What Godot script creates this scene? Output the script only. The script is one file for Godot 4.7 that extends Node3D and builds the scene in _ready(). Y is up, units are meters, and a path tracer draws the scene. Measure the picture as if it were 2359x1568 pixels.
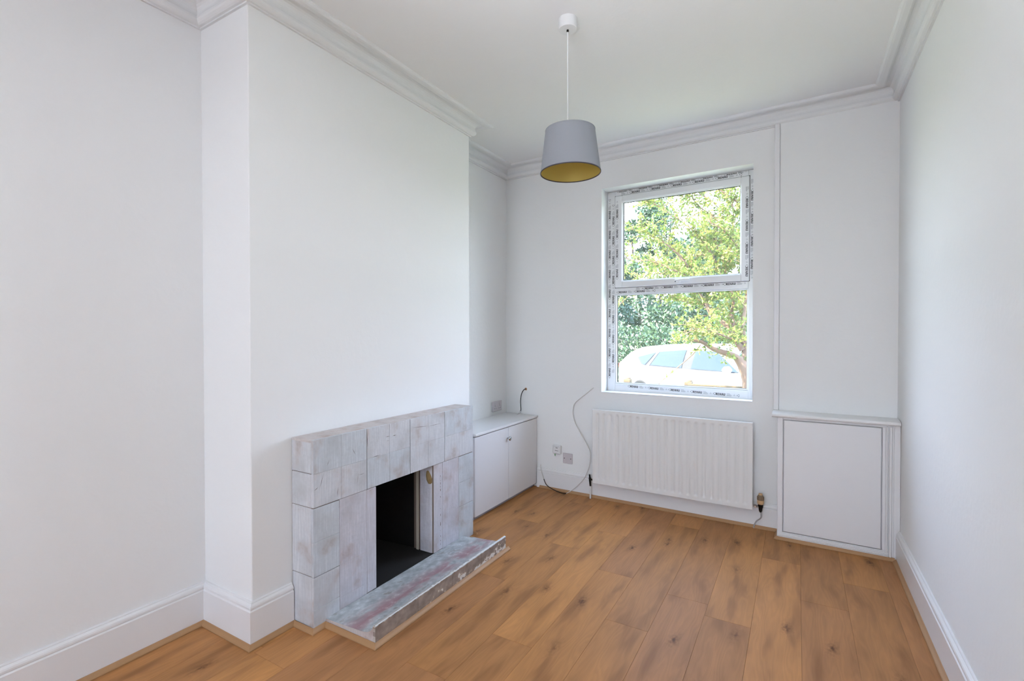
extends Node3D
# A bare white room with a tiled fireplace, a sash window onto a garden, a radiator and fitted cupboards.
# Plan: chimney breast face x = 0, right wall x = RW, window wall near z = 0 (turned 1.6 degrees), y up, metres.

const RW := 2.458          # right wall
const CH := 2.735          # ceiling
const LN := -0.353         # left wall beside the camera
const LF := -0.271         # left wall of the alcove by the window
const CN := 2.431          # near corner of the chimney breast
const CF := 0.871          # far corner of the chimney breast
const ZR := 6.9            # wall behind the camera
const W2 := [0.5, 2.2, 0.5, 2.55]   # unseen window behind the viewer, sized to light the room: x, x, y, y
const GY := -0.39          # garden level

var M := {}
var TB: Transform3D        # frame of the window wall: x along the wall, z into the room
var names_used := {}
var noise := FastNoiseLite.new()

func _ready():
	setup_view()
	make_materials()
	build_shell()
	build_floor()
	build_trims()
	build_window()
	build_unseen_window()
	build_fireplace()
	build_left_cabinet()
	build_right_cupboard()
	build_radiator()
	build_pendant()
	build_wall_fittings()
	build_cables()
	build_garden()
	build_car()

# ------------------------------------------------------------------ camera, sky, sun, exposure
func setup_view():
	var a := atan(0.0276)
	var b := Basis(Vector3(cos(a), 0, sin(a)), Vector3.UP, Vector3(-sin(a), 0, cos(a)))
	TB = Transform3D(b, Vector3(RW, 0, 0) - b * Vector3(RW, 0, 0))
	var cam := Camera3D.new()
	cam.name = "camera"
	cam.fov = rad_to_deg(2.0 * atan(784.0 / 1124.31))
	cam.near = 0.05
	cam.far = 200.0
	cam.position = Vector3(1.9516, 1.29, 3.6236)
	cam.basis = Basis(Vector3.UP, 0.5296) * Basis(Vector3.RIGHT, -0.0117) * Basis(Vector3.BACK, -0.0009)
	add_child(cam)
	cam.current = true
	var e := Environment.new()
	e.background_mode = Environment.BG_SKY
	var sm := ProceduralSkyMaterial.new()
	sm.sky_top_color = Color(0.72, 0.83, 1.0)
	sm.sky_horizon_color = Color(0.94, 0.97, 1.0)
	sm.sky_curve = 0.25
	sm.sky_energy_multiplier = 3.7
	sm.ground_bottom_color = Color(0.36, 0.38, 0.3)
	sm.ground_horizon_color = Color(0.62, 0.64, 0.58)
	sm.ground_energy_multiplier = 1.6
	sm.sun_angle_max = 1.0
	e.sky = Sky.new()
	e.sky.sky_material = sm
	e.tonemap_mode = Environment.TONE_MAPPER_LINEAR
	e.tonemap_exposure = 0.7
	e.sdfgi_enabled = true
	e.ssao_enabled = true
	e.ssil_enabled = true
	var we := WorldEnvironment.new()
	we.name = "world_environment"
	we.environment = e
	add_child(we)
	var sun := DirectionalLight3D.new()
	sun.name = "sun"
	sun.light_color = Color(1.0, 0.95, 0.86)
	sun.light_energy = 19.0
	sun.light_angular_distance = 0.6
	sun.shadow_enabled = true
	sun.basis = Basis.looking_at(Vector3(0.5, -0.72, -0.48), Vector3.UP)
	add_child(sun)
	# unseen flash near the camera, aimed at the ceiling to light the walls evenly
	var flash := SpotLight3D.new()
	flash.name = "unseen_flash"
	flash.position = Vector3(1.5, 1.6, 3.3)
	flash.basis = Basis.looking_at(Vector3(0.15, 1.0, -0.3).normalized(), Vector3.UP)
	flash.light_color = Color(0.94, 0.97, 1.0)
	flash.light_energy = 5.2
	flash.light_size = 0.05
	flash.spot_angle = 60.0
	flash.spot_angle_attenuation = 1.0
	flash.spot_range = 14.0
	flash.spot_attenuation = 2.0
	flash.shadow_enabled = true
	add_child(flash)

# ------------------------------------------------------------------ mesh helpers
func st() -> SurfaceTool:
	var s := SurfaceTool.new()
	s.begin(Mesh.PRIMITIVE_TRIANGLES)
	s.set_smooth_group(-1)
	return s

func tri(s: SurfaceTool, a: Vector3, b: Vector3, c: Vector3):
	s.add_vertex(a); s.add_vertex(b); s.add_vertex(c)

func quad(s: SurfaceTool, a: Vector3, b: Vector3, c: Vector3, d: Vector3):
	tri(s, a, b, c); tri(s, a, c, d)

func box(s: SurfaceTool, lo: Vector3, hi: Vector3, bev := 0.0, xf := Transform3D.IDENTITY):
	# a chamfered box; bev 0 gives a plain one
	var c := (lo + hi) * 0.5
	var h := (hi - lo) * 0.5
	var b: float = minf(bev, minf(h.x, minf(h.y, h.z)) * 0.9)
	s.set_smooth_group(-1)
	var P := func(sx, sy, sz, ax):
		var v := Vector3(sx * h.x, sy * h.y, sz * h.z)
		for i in 3:
			if i != ax: v[i] -= signf(v[i]) * b
		return xf * (c + v)
	for ax in 3:
		var u := (ax + 1) % 3
		var w := (ax + 2) % 3
		for sg in [-1.0, 1.0]:
			var q := []
			for k in [[-1, -1], [1, -1], [1, 1], [-1, 1]]:
				var t := [0.0, 0.0, 0.0]
				t[ax] = sg; t[u] = k[0]; t[w] = k[1]
				q.append(P.call(t[0], t[1], t[2], ax))
			if sg > 0: quad(s, q[3], q[2], q[1], q[0])
			else: quad(s, q[0], q[1], q[2], q[3])
	if b <= 0.0: return
	for ax in 3:      # edges along axis ax
		var u := (ax + 1) % 3
		var w := (ax + 2) % 3
		for su in [-1.0, 1.0]:
			for sw in [-1.0, 1.0]:
				var t0 := [0.0, 0.0, 0.0]
				t0[ax] = -1.0; t0[u] = su; t0[w] = sw
				var t1 := t0.duplicate()
				t1[ax] = 1.0
				var a0 = P.call(t0[0], t0[1], t0[2], u)
				var a1 = P.call(t1[0], t1[1], t1[2], u)
				var b0 = P.call(t0[0], t0[1], t0[2], w)
				var b1 = P.call(t1[0], t1[1], t1[2], w)
				if su * sw > 0: quad(s, a0, a1, b1, b0)
				else: quad(s, b0, b1, a1, a0)
	for sx in [-1.0, 1.0]:
		for sy in [-1.0, 1.0]:
			for sz in [-1.0, 1.0]:
				var a = P.call(sx, sy, sz, 0)
				var bb = P.call(sx, sy, sz, 1)
				var cc = P.call(sx, sy, sz, 2)
				if sx * sy * sz > 0: tri(s, a, cc, bb)
				else: tri(s, a, bb, cc)

func prism(s: SurfaceTool, poly: PackedVector2Array, y0: float, y1: float):
	# upright prism over a plan outline (x, z)
	s.set_smooth_group(-1)
	var idx := Geometry2D.triangulate_polygon(poly)
	for i in range(0, idx.size(), 3):
		var a := poly[idx[i]]
		var b := poly[idx[i + 1]]
		var c := poly[idx[i + 2]]
		tri(s, Vector3(a.x, y1, a.y), Vector3(b.x, y1, b.y), Vector3(c.x, y1, c.y))
		tri(s, Vector3(c.x, y0, c.y), Vector3(b.x, y0, b.y), Vector3(a.x, y0, a.y))
	for i in poly.size():
		var a := poly[i]
		var b := poly[(i + 1) % poly.size()]
		quad(s, Vector3(a.x, y0, a.y), Vector3(b.x, y0, b.y), Vector3(b.x, y1, b.y), Vector3(a.x, y1, a.y))

func sweep(s: SurfaceTool, prof: Array, path: Array, closed := false):
	# prof: Vector2(out of the wall, height), path: Vector2(x, z) along the wall with the room on its right-hand side; mitred corners
	s.set_smooth_group(-1)
	var n := path.size()
	var rings := []
	for i in n:
		var has_a := closed or i > 0
		var has_b := closed or i < n - 1
		var ta: Vector2 = (path[i] - path[(i + n - 1) % n]).normalized() if has_a else Vector2.ZERO
		var tb: Vector2 = (path[(i + 1) % n] - path[i]).normalized() if has_b else Vector2.ZERO
		if not has_a: ta = tb
		if not has_b: tb = ta
		var na := Vector2(-ta.y, ta.x)
		var nb := Vector2(-tb.y, tb.x)
		var m := (na + nb) / (1.0 + na.dot(nb))
		var ring := []
		for p in prof:
			var q: Vector2 = path[i] + m * p.x
			ring.append(Vector3(q.x, p.y, q.y))
		rings.append(ring)
	var segs := n if closed else n - 1
	for i in segs:
		var r0: Array = rings[i]
		var r1: Array = rings[(i + 1) % n]
		for k in prof.size():
			var k2 := (k + 1) % prof.size()
			quad(s, r0[k], r0[k2], r1[k2], r1[k])
	if not closed:
		var pp := PackedVector2Array(prof)
		var idx := Geometry2D.triangulate_polygon(pp)
		for e in [0, n - 1]:
			for i in range(0, idx.size(), 3):
				tri(s, rings[e][idx[i]], rings[e][idx[i + 1]], rings[e][idx[i + 2]])

func tube(s: SurfaceTool, pts: Array, r0: float, r1 := -1.0, sides := 8, smooth_path := true):
	if r1 < 0: r1 = r0
	var P := pts
	if smooth_path and pts.size() > 2:
		P = []
		for i in pts.size() - 1:
			var a: Vector3 = pts[maxi(i - 1, 0)]
			var b: Vector3 = pts[i]
			var c: Vector3 = pts[i + 1]
			var d: Vector3 = pts[mini(i + 2, pts.size() - 1)]
			for k in 5: P.append(b.cubic_interpolate(c, a, d, k / 5.0))
		P.append(pts[-1])
	s.set_smooth_group(0)
	var up := Vector3.UP
	var rings := []
	for i in P.size():
		var t: Vector3 = (P[mini(i + 1, P.size() - 1)] - P[maxi(i - 1, 0)]).normalized()
		if absf(t.dot(up)) > 0.95: up = Vector3.RIGHT if absf(t.x) < 0.9 else Vector3.BACK
		var x := up.cross(t).normalized()
		up = t.cross(x).normalized()
		var r := lerpf(r0, r1, float(i) / (P.size() - 1))
		var ring := []
		for k in sides:
			var an := TAU * k / sides
			ring.append(P[i] + (x * cos(an) + up * sin(an)) * r)
		rings.append(ring)
	for i in P.size() - 1:
		for k in sides:
			var k2 := (k + 1) % sides
			quad(s, rings[i][k], rings[i + 1][k], rings[i + 1][k2], rings[i][k2])
	s.set_smooth_group(-1)
	for k in sides:
		var k2 := (k + 1) % sides
		tri(s, P[0], rings[0][k], rings[0][k2])
		tri(s, P[-1], rings[-1][k2], rings[-1][k])

func lathe(s: SurfaceTool, prof: Array, xf := Transform3D.IDENTITY, seg := 32, flat := false):
	# prof: Vector2(radius, height along y)
	s.set_smooth_group(-1 if flat else 0)
	for i in prof.size() - 1:
		if not flat: s.set_smooth_group(i + 1 if i > 0 and (prof[i + 1] - prof[i]).normalized().dot((prof[i] - prof[i - 1]).normalized()) < 0.75 else (0))
		for k in seg:
			var a0 := TAU * k / seg
			var a1 := TAU * (k + 1) / seg
			var d0 := Vector3(cos(a0), 0, sin(a0))
			var d1 := Vector3(cos(a1), 0, sin(a1))
			var p: Vector2 = prof[i]
			var q: Vector2 = prof[i + 1]
			var v00 := xf * (d0 * p.x + Vector3.UP * p.y)
			var v10 := xf * (d1 * p.x + Vector3.UP * p.y)
			var v01 := xf * (d0 * q.x + Vector3.UP * q.y)
			var v11 := xf * (d1 * q.x + Vector3.UP * q.y)
			if p.x > 1e-6: tri(s, v00, v01, v10)
			if q.x > 1e-6: tri(s, v10, v01, v11)

func numbered(called: String) -> String:
	var k: int = names_used.get(called, 0)
	names_used[called] = k + 1
	return called if k == 0 else "%s_%03d" % [called, k]

func done(s: SurfaceTool, called: String, mat: Material, parent: Node = null, normals := true) -> MeshInstance3D:
	if normals: s.generate_normals()
	var o := MeshInstance3D.new()
	o.name = called if parent else numbered(called)
	o.mesh = s.commit()
	o.material_override = mat
	o.cast_shadow = GeometryInstance3D.SHADOW_CASTING_SETTING_ON
	if parent:
		parent.add_child(o, true)
		if parent.has_meta("base"): o.position = -parent.get_meta("base")
	else: add_child(o, true)
	return o

func thing(called: String, label: String, category: String, base := Vector3.ZERO, xf := Transform3D.IDENTITY, group := "") -> Node3D:
	# a node at the thing's base; its parts are meshed in room coordinates and set back by the base
	var o := Node3D.new()
	o.name = numbered(called)
	o.transform = xf * Transform3D(Basis.IDENTITY, base)
	o.set_meta("base", base)
	add_child(o, true)
	tag(o, label, category, group)
	return o

func tag(o: Node, label: String, category: String, group := ""):
	o.set_meta("label", label)
	o.set_meta("category", category)
	if group: o.set_meta("group", group)

func struct(o: Node, label: String) -> Node:
	o.set_meta("kind", "structure")
	o.set_meta("label", label)
	return o

# ------------------------------------------------------------------ materials and textures
func mat(col: Color, rough := 0.6, metal := 0.0) -> StandardMaterial3D:
	var m := StandardMaterial3D.new()
	m.albedo_color = col
	m.roughness = rough
	m.metallic = metal
	return m

func tex(img: Image) -> ImageTexture:
	return ImageTexture.create_from_image(img)

func noise_image(w: int, h: int, freq: float, sd: int, oct := 4) -> PackedByteArray:
	var n := FastNoiseLite.new()
	n.seed = sd
	n.frequency = freq
	n.fractal_octaves = oct
	var im := n.get_seamless_image(w, h)
	im.convert(Image.FORMAT_L8)
	return im.get_data()

func normal_from_noise(size: int, freq: float, sd: int, strength: float, oct := 4) -> ImageTexture:
	var n := FastNoiseLite.new()
	n.seed = sd
	n.frequency = freq
	n.fractal_octaves = oct
	var im := n.get_seamless_image(size, size)
	im.convert(Image.FORMAT_RGBA8)
	im.bump_map_to_normal_map(strength)
	return tex(im)

func make_materials():
	var plaster_n := normal_from_noise(512, 0.03, 5, 3.0, 5)
	M.wall = mat(Color(0.945, 0.945, 0.943), 0.85)
	M.ceiling = mat(Color(0.935, 0.93, 0.928), 0.95)
	for k in ["wall", "ceiling"]:
		M[k].normal_enabled = true
		M[k].normal_texture = plaster_n
		M[k].normal_scale = 0.12
		M[k].uv1_triplanar = true
		M[k].uv1_scale = Vector3.ONE * 1.6
	M.cornice = mat(Color(0.915, 0.915, 0.915), 0.8)
	M.gloss = mat(Color(0.93, 0.925, 0.925), 0.28)
	M.satin = mat(Color(0.92, 0.915, 0.92), 0.42)
	M.upvc = mat(Color(0.93, 0.935, 0.94), 0.3)
	M.rad = mat(Color(0.92, 0.915, 0.91), 0.3)
	M.gasket = mat(Color(0.05, 0.05, 0.055), 0.6)
	M.print = mat(Color(0.06, 0.06, 0.07), 0.6)
	M.fineprint = mat(Color(0.5, 0.5, 0.52), 0.6)
	M.glass = mat(Color(0.96, 0.985, 0.975, 0.06), 0.0)
	M.glass.metallic_specular = 0.15
	M.glass.transparency = BaseMaterial3D.TRANSPARENCY_ALPHA
	M.bead = mat(Color(0.68, 0.52, 0.36), 0.5)
	M.chrome = mat(Color(0.75, 0.75, 0.76), 0.18, 1.0)
	M.darkmetal = mat(Color(0.13, 0.11, 0.095), 0.4, 0.6)
	M.black = mat(Color(0.025, 0.025, 0.027), 0.5)
	M.whiteplastic = mat(Color(0.9, 0.9, 0.9), 0.35)
	M.plate = mat(Color(0.8, 0.77, 0.78), 0.4)
	M.hole = mat(Color(0.04, 0.04, 0.04), 0.8)
	M.valvecream = mat(Color(0.8, 0.66, 0.5), 0.45)
	M.green = mat(Color(0.1, 0.55, 0.16), 0.4)
	M.orange_hole = mat(Color(0.72, 0.56, 0.42), 0.9)
	M.cablewhite = mat(Color(0.84, 0.82, 0.8), 0.45)
	M.shade = mat(Color(0.6, 0.612, 0.635), 0.9)
	M.shade.normal_enabled = true
	M.shade.normal_texture = normal_from_noise(256, 0.4, 8, 2.0, 1)
	M.shade.normal_scale = 0.25
	M.shade.uv1_triplanar = true
	M.shade.uv1_scale = Vector3.ONE * 6.0
	M.gold = mat(Color(0.8, 0.71, 0.38), 0.5, 0.25)
	M.shadeedge = mat(Color(0.3, 0.28, 0.3), 0.8)
	M.soot = mat(Color(0.035, 0.036, 0.04), 0.85)
	M.sootfloor = mat(Color(0.07, 0.055, 0.045), 0.95)
	M.oldboard = mat(Color(0.72, 0.69, 0.62), 0.8)
	M.foam = mat(Color(0.55, 0.46, 0.31), 0.95)
	M.mortar = mat(Color(0.5, 0.44, 0.4), 0.95)
	M.brickbit = mat(Color(0.6, 0.47, 0.4), 0.95)
	make_wood()
	make_tile_textures()

func make_wood():
	# ten oak boards side by side, each 1024 x 204 pixels: grain, cathedral figure, knots and cloudy stain
	var w := 1024
	var strips := 10
	var h := 2040
	var sh := h / strips
	var rng := RandomNumberGenerator.new()
	rng.seed = 77
	var n1 := FastNoiseLite.new()
	n1.seed = 3; n1.frequency = 1.0; n1.fractal_octaves = 3
	var n2 := FastNoiseLite.new()
	n2.seed = 9; n2.frequency = 1.0; n2.fractal_octaves = 2
	var data := PackedByteArray()
	data.resize(w * h * 3)
	for sidx in strips:
		var tone := rng.randf_range(-1.0, 1.0)
		var warm := rng.randf_range(-1.0, 1.0)
		var knots := []
		for k in rng.randi_range(1, 2):
			knots.append([rng.randf_range(0.08, 1.2), rng.randf_range(0.03, 0.165), rng.randf_range(0.007, 0.014), rng.randf_range(0.55, 1.0), rng.randf_range(-0.6, 0.6)])
		var base := Vector3(0.80, 0.608, 0.416) * (1.0 + 0.065 * tone)
		base.z *= 1.0 - 0.05 * warm
		var lo := Vector3(0.62, 0.45, 0.31)
		var off := sidx * 17.3
		for j in sh:
			var v := j / float(sh) * 0.192
			for i in w:
				var u := i / float(w) * 1.285
				var g := v
				var dark := 0.0
				var pale := 0.0
				for kn in knots:
					var du: float = u - kn[0]
					if absf(du) > 0.24: continue
					var dv: float = v - kn[1]
					var r: float = kn[2]
					var e: float = exp(-(du * du) / (0.0064) - (dv * dv) / 0.0009)
					g += signf(dv) * 0.012 * e
					var q: float = (du - dv * kn[4]) * (du - dv * kn[4]) / (r * r * 3.2) + dv * dv / (r * r)
					dark += 0.46 * exp(-q) * kn[3] + 0.36 * kn[3] * exp(-(du - dv * kn[4] * 1.5) * (du - dv * kn[4] * 1.5) / 0.0035 - dv * dv / 0.0005)
					pale += 0.5 * exp(-(du - 0.045) * (du - 0.045) / 0.0011 - dv * dv / 0.00022)
				var cloud := n1.get_noise_2d(u * 1.7 + off, g * 9.0 + off)
				var fine := n2.get_noise_2d(u * 7.0 + off, g * 430.0)
				var fig := sin((g * 95.0 + n1.get_noise_2d(u * 1.4 - off, g * 9.0) * 7.0) * 2.6)
				var t := 0.15 * cloud + 0.05 * fine + 0.03 * fig
				var c := base * (1.0 + t * 0.62 + pale * 0.07)
				var k2 := clampf(-cloud * 0.95 - 0.14, 0.0, 0.5)
				c = c.lerp(lo, k2)
				dark = clampf(dark * (1.0 + 1.1 * n1.get_noise_2d(u * 34.0, v * 70.0 + off)), 0.0, 1.0)
				c = c.lerp(Vector3(0.37, 0.25, 0.17), dark * 0.85)
				var o := ((sidx * sh + j) * w + i) * 3
				data[o] = int(clampf(c.x, 0, 1) * 255.0)
				data[o + 1] = int(clampf(c.y, 0, 1) * 255.0)
				data[o + 2] = int(clampf(c.z, 0, 1) * 255.0)
	var im := Image.create_from_data(w, h, false, Image.FORMAT_RGB8, data)
	M.wood = mat(Color(0.86, 0.80, 0.735), 0.5)
	M.wood.albedo_texture = tex(im)
	M.wood.metallic_specular = 0.32

func make_tile_textures():
	# worn white-grey paint over the old tiles: brush streaks, rubbed patches showing pinkish clay and grime
	var w := 1024
	var a := noise_image(w, w, 0.004, 21)
	var b := noise_image(w, w, 0.005, 22)
	var c := noise_image(w, w, 0.05, 23, 5)
	var s := FastNoiseLite.new()
	s.seed = 31; s.frequency = 1.0; s.fractal_octaves = 2
	var d1 := PackedByteArray()
	d1.resize(w * w * 3)
	for j in w:
		for i in w:
			var k := j * w + i
			var na := a[k] / 255.0
			var nb := b[k] / 255.0
			var nc := c[k] / 255.0
			var st_ := s.get_noise_2d(i * 0.12, j * 0.006) * 0.5 + 0.5
			var col := Vector3(0.80, 0.805, 0.82).lerp(Vector3(0.9, 0.9, 0.91), clampf((st_ - 0.4) * 1.6, 0, 1) * 0.7)
			col = col.lerp(Vector3(0.74, 0.74, 0.745), clampf((na - 0.5) * 2.2, 0, 1) * 0.7)
			col = col.lerp(Vector3(0.77, 0.72, 0.71), clampf((nb - 0.53) * 2.5, 0, 1) * 0.55)
			col = col.lerp(Vector3(0.6, 0.54, 0.5), clampf((nb * 0.75 + nc * 0.25 - 0.63) * 4.0, 0, 1) * 0.38)
			col *= 0.98 + 0.04 * nc
			d1[k * 3] = int(clampf(col.x, 0, 1) * 255)
			d1[k * 3 + 1] = int(clampf(col.y, 0, 1) * 255)
			d1[k * 3 + 2] = int(clampf(col.z, 0, 1) * 255)
	var t1 := tex(Image.create_from_data(w, w, false, Image.FORMAT_RGB8, d1))
	var nrm := normal_from_noise(512, 0.02, 40, 3.0, 5)
	var tints := {"tile": Color(1, 1, 1), "tile_pale": Color(0.965, 0.98, 0.985), "tile_lilac": Color(0.99, 0.972, 0.985), "tile_worn": Color(0.98, 0.93, 0.9)}
	for k in tints:
		var m := mat(tints[k], 0.6)
		m.albedo_texture = t1
		m.uv1_triplanar = true
		m.uv1_scale = Vector3.ONE * (0.9 if k != "tile_worn" else 1.7)
		m.uv1_offset = Vector3(0.13, 0.31, 0.07) * (tints.keys().find(k) + 1)
		m.normal_enabled = true
		m.normal_texture = nrm
		m.normal_scale = 0.35 if k != "tile_lilac" else 0.6
		M[k] = m
	# hearth top: grey-blue wash rubbed through to red clay along the middle, u along its length
	var hw := 1024
	var hh := 320
	var d2 := PackedByteArray()
	d2.resize(hw * hh * 3)
	var n := FastNoiseLite.new()
	n.seed = 51; n.frequency = 1.0; n.fractal_octaves = 4
	for j in hh:
		for i in hw:
			var u := i / float(hw)
			var v := j / float(hh)
			var p1 := n.get_noise_2d(u * 4.0, v * 3.0)
			var p2 := n.get_noise_2d(u * 14.0 + 7.0, v * 5.0)
			var p3 := n.get_noise_2d(u * 24.0, v * 9.0 + 30.0)
			var col := Vector3(0.70, 0.715, 0.72) * (1.0 + 0.2 * p2 + 0.08 * p3)
			var red := clampf(1.0 - absf(v - 0.55 - 0.15 * p1) * 3.6, 0, 1) * clampf(0.75 + p1 * 1.9 + 0.5 * p2, 0, 1)
			col = col.lerp(Vector3(0.62, 0.45, 0.46), red * 0.85)
			col = col.lerp(Vector3(0.86, 0.87, 0.87), clampf((p3 * 0.7 + p2 * 0.6 - 0.24) * 2.2, 0, 1) * 0.5)
			col = col.lerp(Vector3(0.42, 0.37, 0.33), clampf((p2 - p1 - 0.55) * 2.5, 0, 1) * 0.5)
			var k := (j * hw + i) * 3
			d2[k] = int(clampf(col.x, 0, 1) * 255)
			d2[k + 1] = int(clampf(col.y, 0, 1) * 255)
			d2[k + 2] = int(clampf(col.z, 0, 1) * 255)
	M.hearth = mat(Color.WHITE, 0.5)
	M.hearth.albedo_texture = tex(Image.create_from_data(hw, hh, false, Image.FORMAT_RGB8, d2))
	# hearth front: bare taupe tile with the old white paint flaking off towards its far lower edge
	var fw := 1024
	var fh := 72
	var d3 := PackedByteArray()
	d3.resize(fw * fh * 3)
	for j in fh:
		for i in fw:
			var u := i / float(fw)     # 0 near end, 1 far end
			var v := j / float(fh)     # 0 top
			var p1 := n.get_noise_2d(u * 9.0 + 3.0, v * 1.2 + 50.0)
			var p2 := n.get_noise_2d(u * 30.0, v * 2.5 + 80.0)
			var p3 := n.get_noise_2d(u * 120.0, v * 14.0 + 90.0)
			var col := Vector3(0.60, 0.545, 0.505) * (1.0 + 0.2 * p1 + 0.1 * p2)
			var flake := p1 * 0.7 + p2 * 0.5 + p3 * 0.2 + (u - 0.62) * 1.0 + (v - 0.72) * 0.8
			if flake > 0.12: col = Vector3(0.93, 0.92, 0.9) * (0.97 + 0.06 * p3)
			elif flake > 0.02: col = col.lerp(Vector3(0.8, 0.72, 0.62), 0.6)
			if v < 0.05 + 0.05 * p2: col = Vector3(0.85, 0.86, 0.86)
			var k := (j * fw + i) * 3
			d3[k] = int(clampf(col.x, 0, 1) * 255)
			d3[k + 1] = int(clampf(col.y, 0, 1) * 255)
			d3[k + 2] = int(clampf(col.z, 0, 1) * 255)
	M.fascia = mat(Color.WHITE, 0.55)
	M.fascia.albedo_texture = tex(Image.create_from_data(fw, fh, false, Image.FORMAT_RGB8, d3))

# ------------------------------------------------------------------ the room
func zb(x: float) -> float: return -0.0276 * (RW - x)

func V2(a: Array) -> PackedVector2Array:
	var r := PackedVector2Array()
	for p in a: r.append(Vector2(p[0], p[1]))
	return r

func build_shell():
	var s := st()
	prism(s, V2([[-0.75, CN - 0.2], [LN, CN - 0.2], [LN, ZR + 0.3], [-0.75, ZR + 0.3]]), -0.4, CH + 0.2)
	prism(s, V2([[-0.75, -0.45], [LF, -0.45], [LF, CF + 0.2], [-0.75, CF + 0.2]]), -0.4, CH + 0.2)
	struct(done(s, "wall_left", M.wall), "white plastered wall with two alcoves beside the chimney breast")
	s = st()
	var c := 0.004
	prism(s, V2([[-0.75, CF], [-c, CF], [-c * 0.3, CF + c * 0.3], [0, CF + c], [0, CN - c], [-c * 0.3, CN - c * 0.3], [-c, CN], [-0.75, CN]]), 0.6, CH + 0.1)
	prism(s, V2([[-0.75, 1.93], [0, 1.93], [0, CN - c], [-c * 0.3, CN - c * 0.3], [-c, CN], [-0.75, CN]]), -0.4, 0.6)
	prism(s, V2([[-0.75, CF], [-c, CF], [-c * 0.3, CF + c * 0.3], [0, CF + c], [0, 1.40], [-0.75, 1.40]]), -0.4, 0.6)
	prism(s, V2([[-0.75, 1.40], [-0.42, 1.40], [-0.42, 1.93], [-0.75, 1.93]]), -0.4, 0.6)
	struct(done(s, "wall_chimney_breast", M.wall), "white plastered chimney breast rising above the tiled fireplace")
	# window wall, in the frame of that wall
	s = st()
	for b in [[-1.0, -0.4, 0.617, CH + 0.2], [1.69, -0.4, RW + 0.4, CH + 0.2], [0.617, -0.4, 1.69, 0.836], [0.617, 2.434, 1.69, CH + 0.2]]:
		box(s, Vector3(b[0], b[1], -0.3), Vector3(b[2], b[3], 0.0))
	var o := done(s, "wall_back", M.wall)
	o.transform = TB
	struct(o, "white plastered wall around the printed-film window")
	s = st()
	box(s, Vector3(1.848, 0.79, -0.01), Vector3(RW + 0.02, CH, 0.022), 0.002)
	o = done(s, "wall_alcove_panel", M.wall)
	o.transform = TB
	struct(o, "flat white boxed panel rising from the ledge of the low cupboard")
	s = st()
	box(s, Vector3(RW, -0.4, -0.45), Vector3(RW + 0.3, CH + 0.2, ZR + 0.3))
	struct(done(s, "wall_right", M.wall), "plain white plastered wall beside the low cupboard")
	s = st()
	for b in [[-0.75, W2[0], -0.4, CH + 0.2], [W2[1], RW + 0.3, -0.4, CH + 0.2], [W2[0], W2[1], -0.4, W2[2]], [W2[0], W2[1], W2[3], CH + 0.2]]:
		box(s, Vector3(b[0], b[2], ZR), Vector3(b[1], b[3], ZR + 0.3))
	struct(done(s, "wall_rear", M.wall), "unseen white plastered wall behind the camera, with a wide opening placed for daylight")
	s = st()
	box(s, Vector3(-0.75, CH, -0.5), Vector3(RW + 0.3, CH + 0.25, ZR + 0.3))
	struct(done(s, "ceiling", M.ceiling), "smooth white ceiling with a hanging lamp")

func build_floor():
	var f := Node3D.new()
	f.name = "floor"
	add_child(f)
	struct(f, "oak-look laminate floor of wide knotty planks running to the window wall")
	var s := st()
	box(s, Vector3(-0.6, -0.4, -0.4), Vector3(RW + 0.25, -0.0125, ZR + 0.2))
	done(s, "underlay", mat(Color(0.2, 0.14, 0.1), 0.9), f)
	var rng := RandomNumberGenerator.new()
	rng.seed = 12
	# end joints read off the photograph for the columns in view; the others are staggered
	var joint := {0: 0.58, 1: 0.88, 2: 1.75, 3: 1.254, 4: 1.15, 5: 1.51, 6: 1.08, 7: 1.86, 8: 0.9, 9: 1.44, 10: 0.66, 11: 1.17}
	var L := 1.285
	var strip := 0
	for k in range(-3, 17):
		var x1 := 1.972 + 0.192 * (2 - k) + 0.192
		var x0 := x1 - 0.192
		if x0 > RW + 0.02 or x1 < -0.36: continue
		x1 = minf(x1, RW + 0.02)
		var z: float = joint.get(k - 1, rng.randf_range(0.3, 1.5)) - 2.0 * L
		while z < ZR:
			var z0 := maxf(z, -0.12)
			var z1 := minf(z + L, ZR + 0.02)
			if z1 - z0 > 0.02:
				plank(f, x0, x1, z0, z1, z, strip % 10, rng.randf() < 0.5)
			strip += 3 if rng.randf() < 0.7 else 4
			z += L

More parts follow.
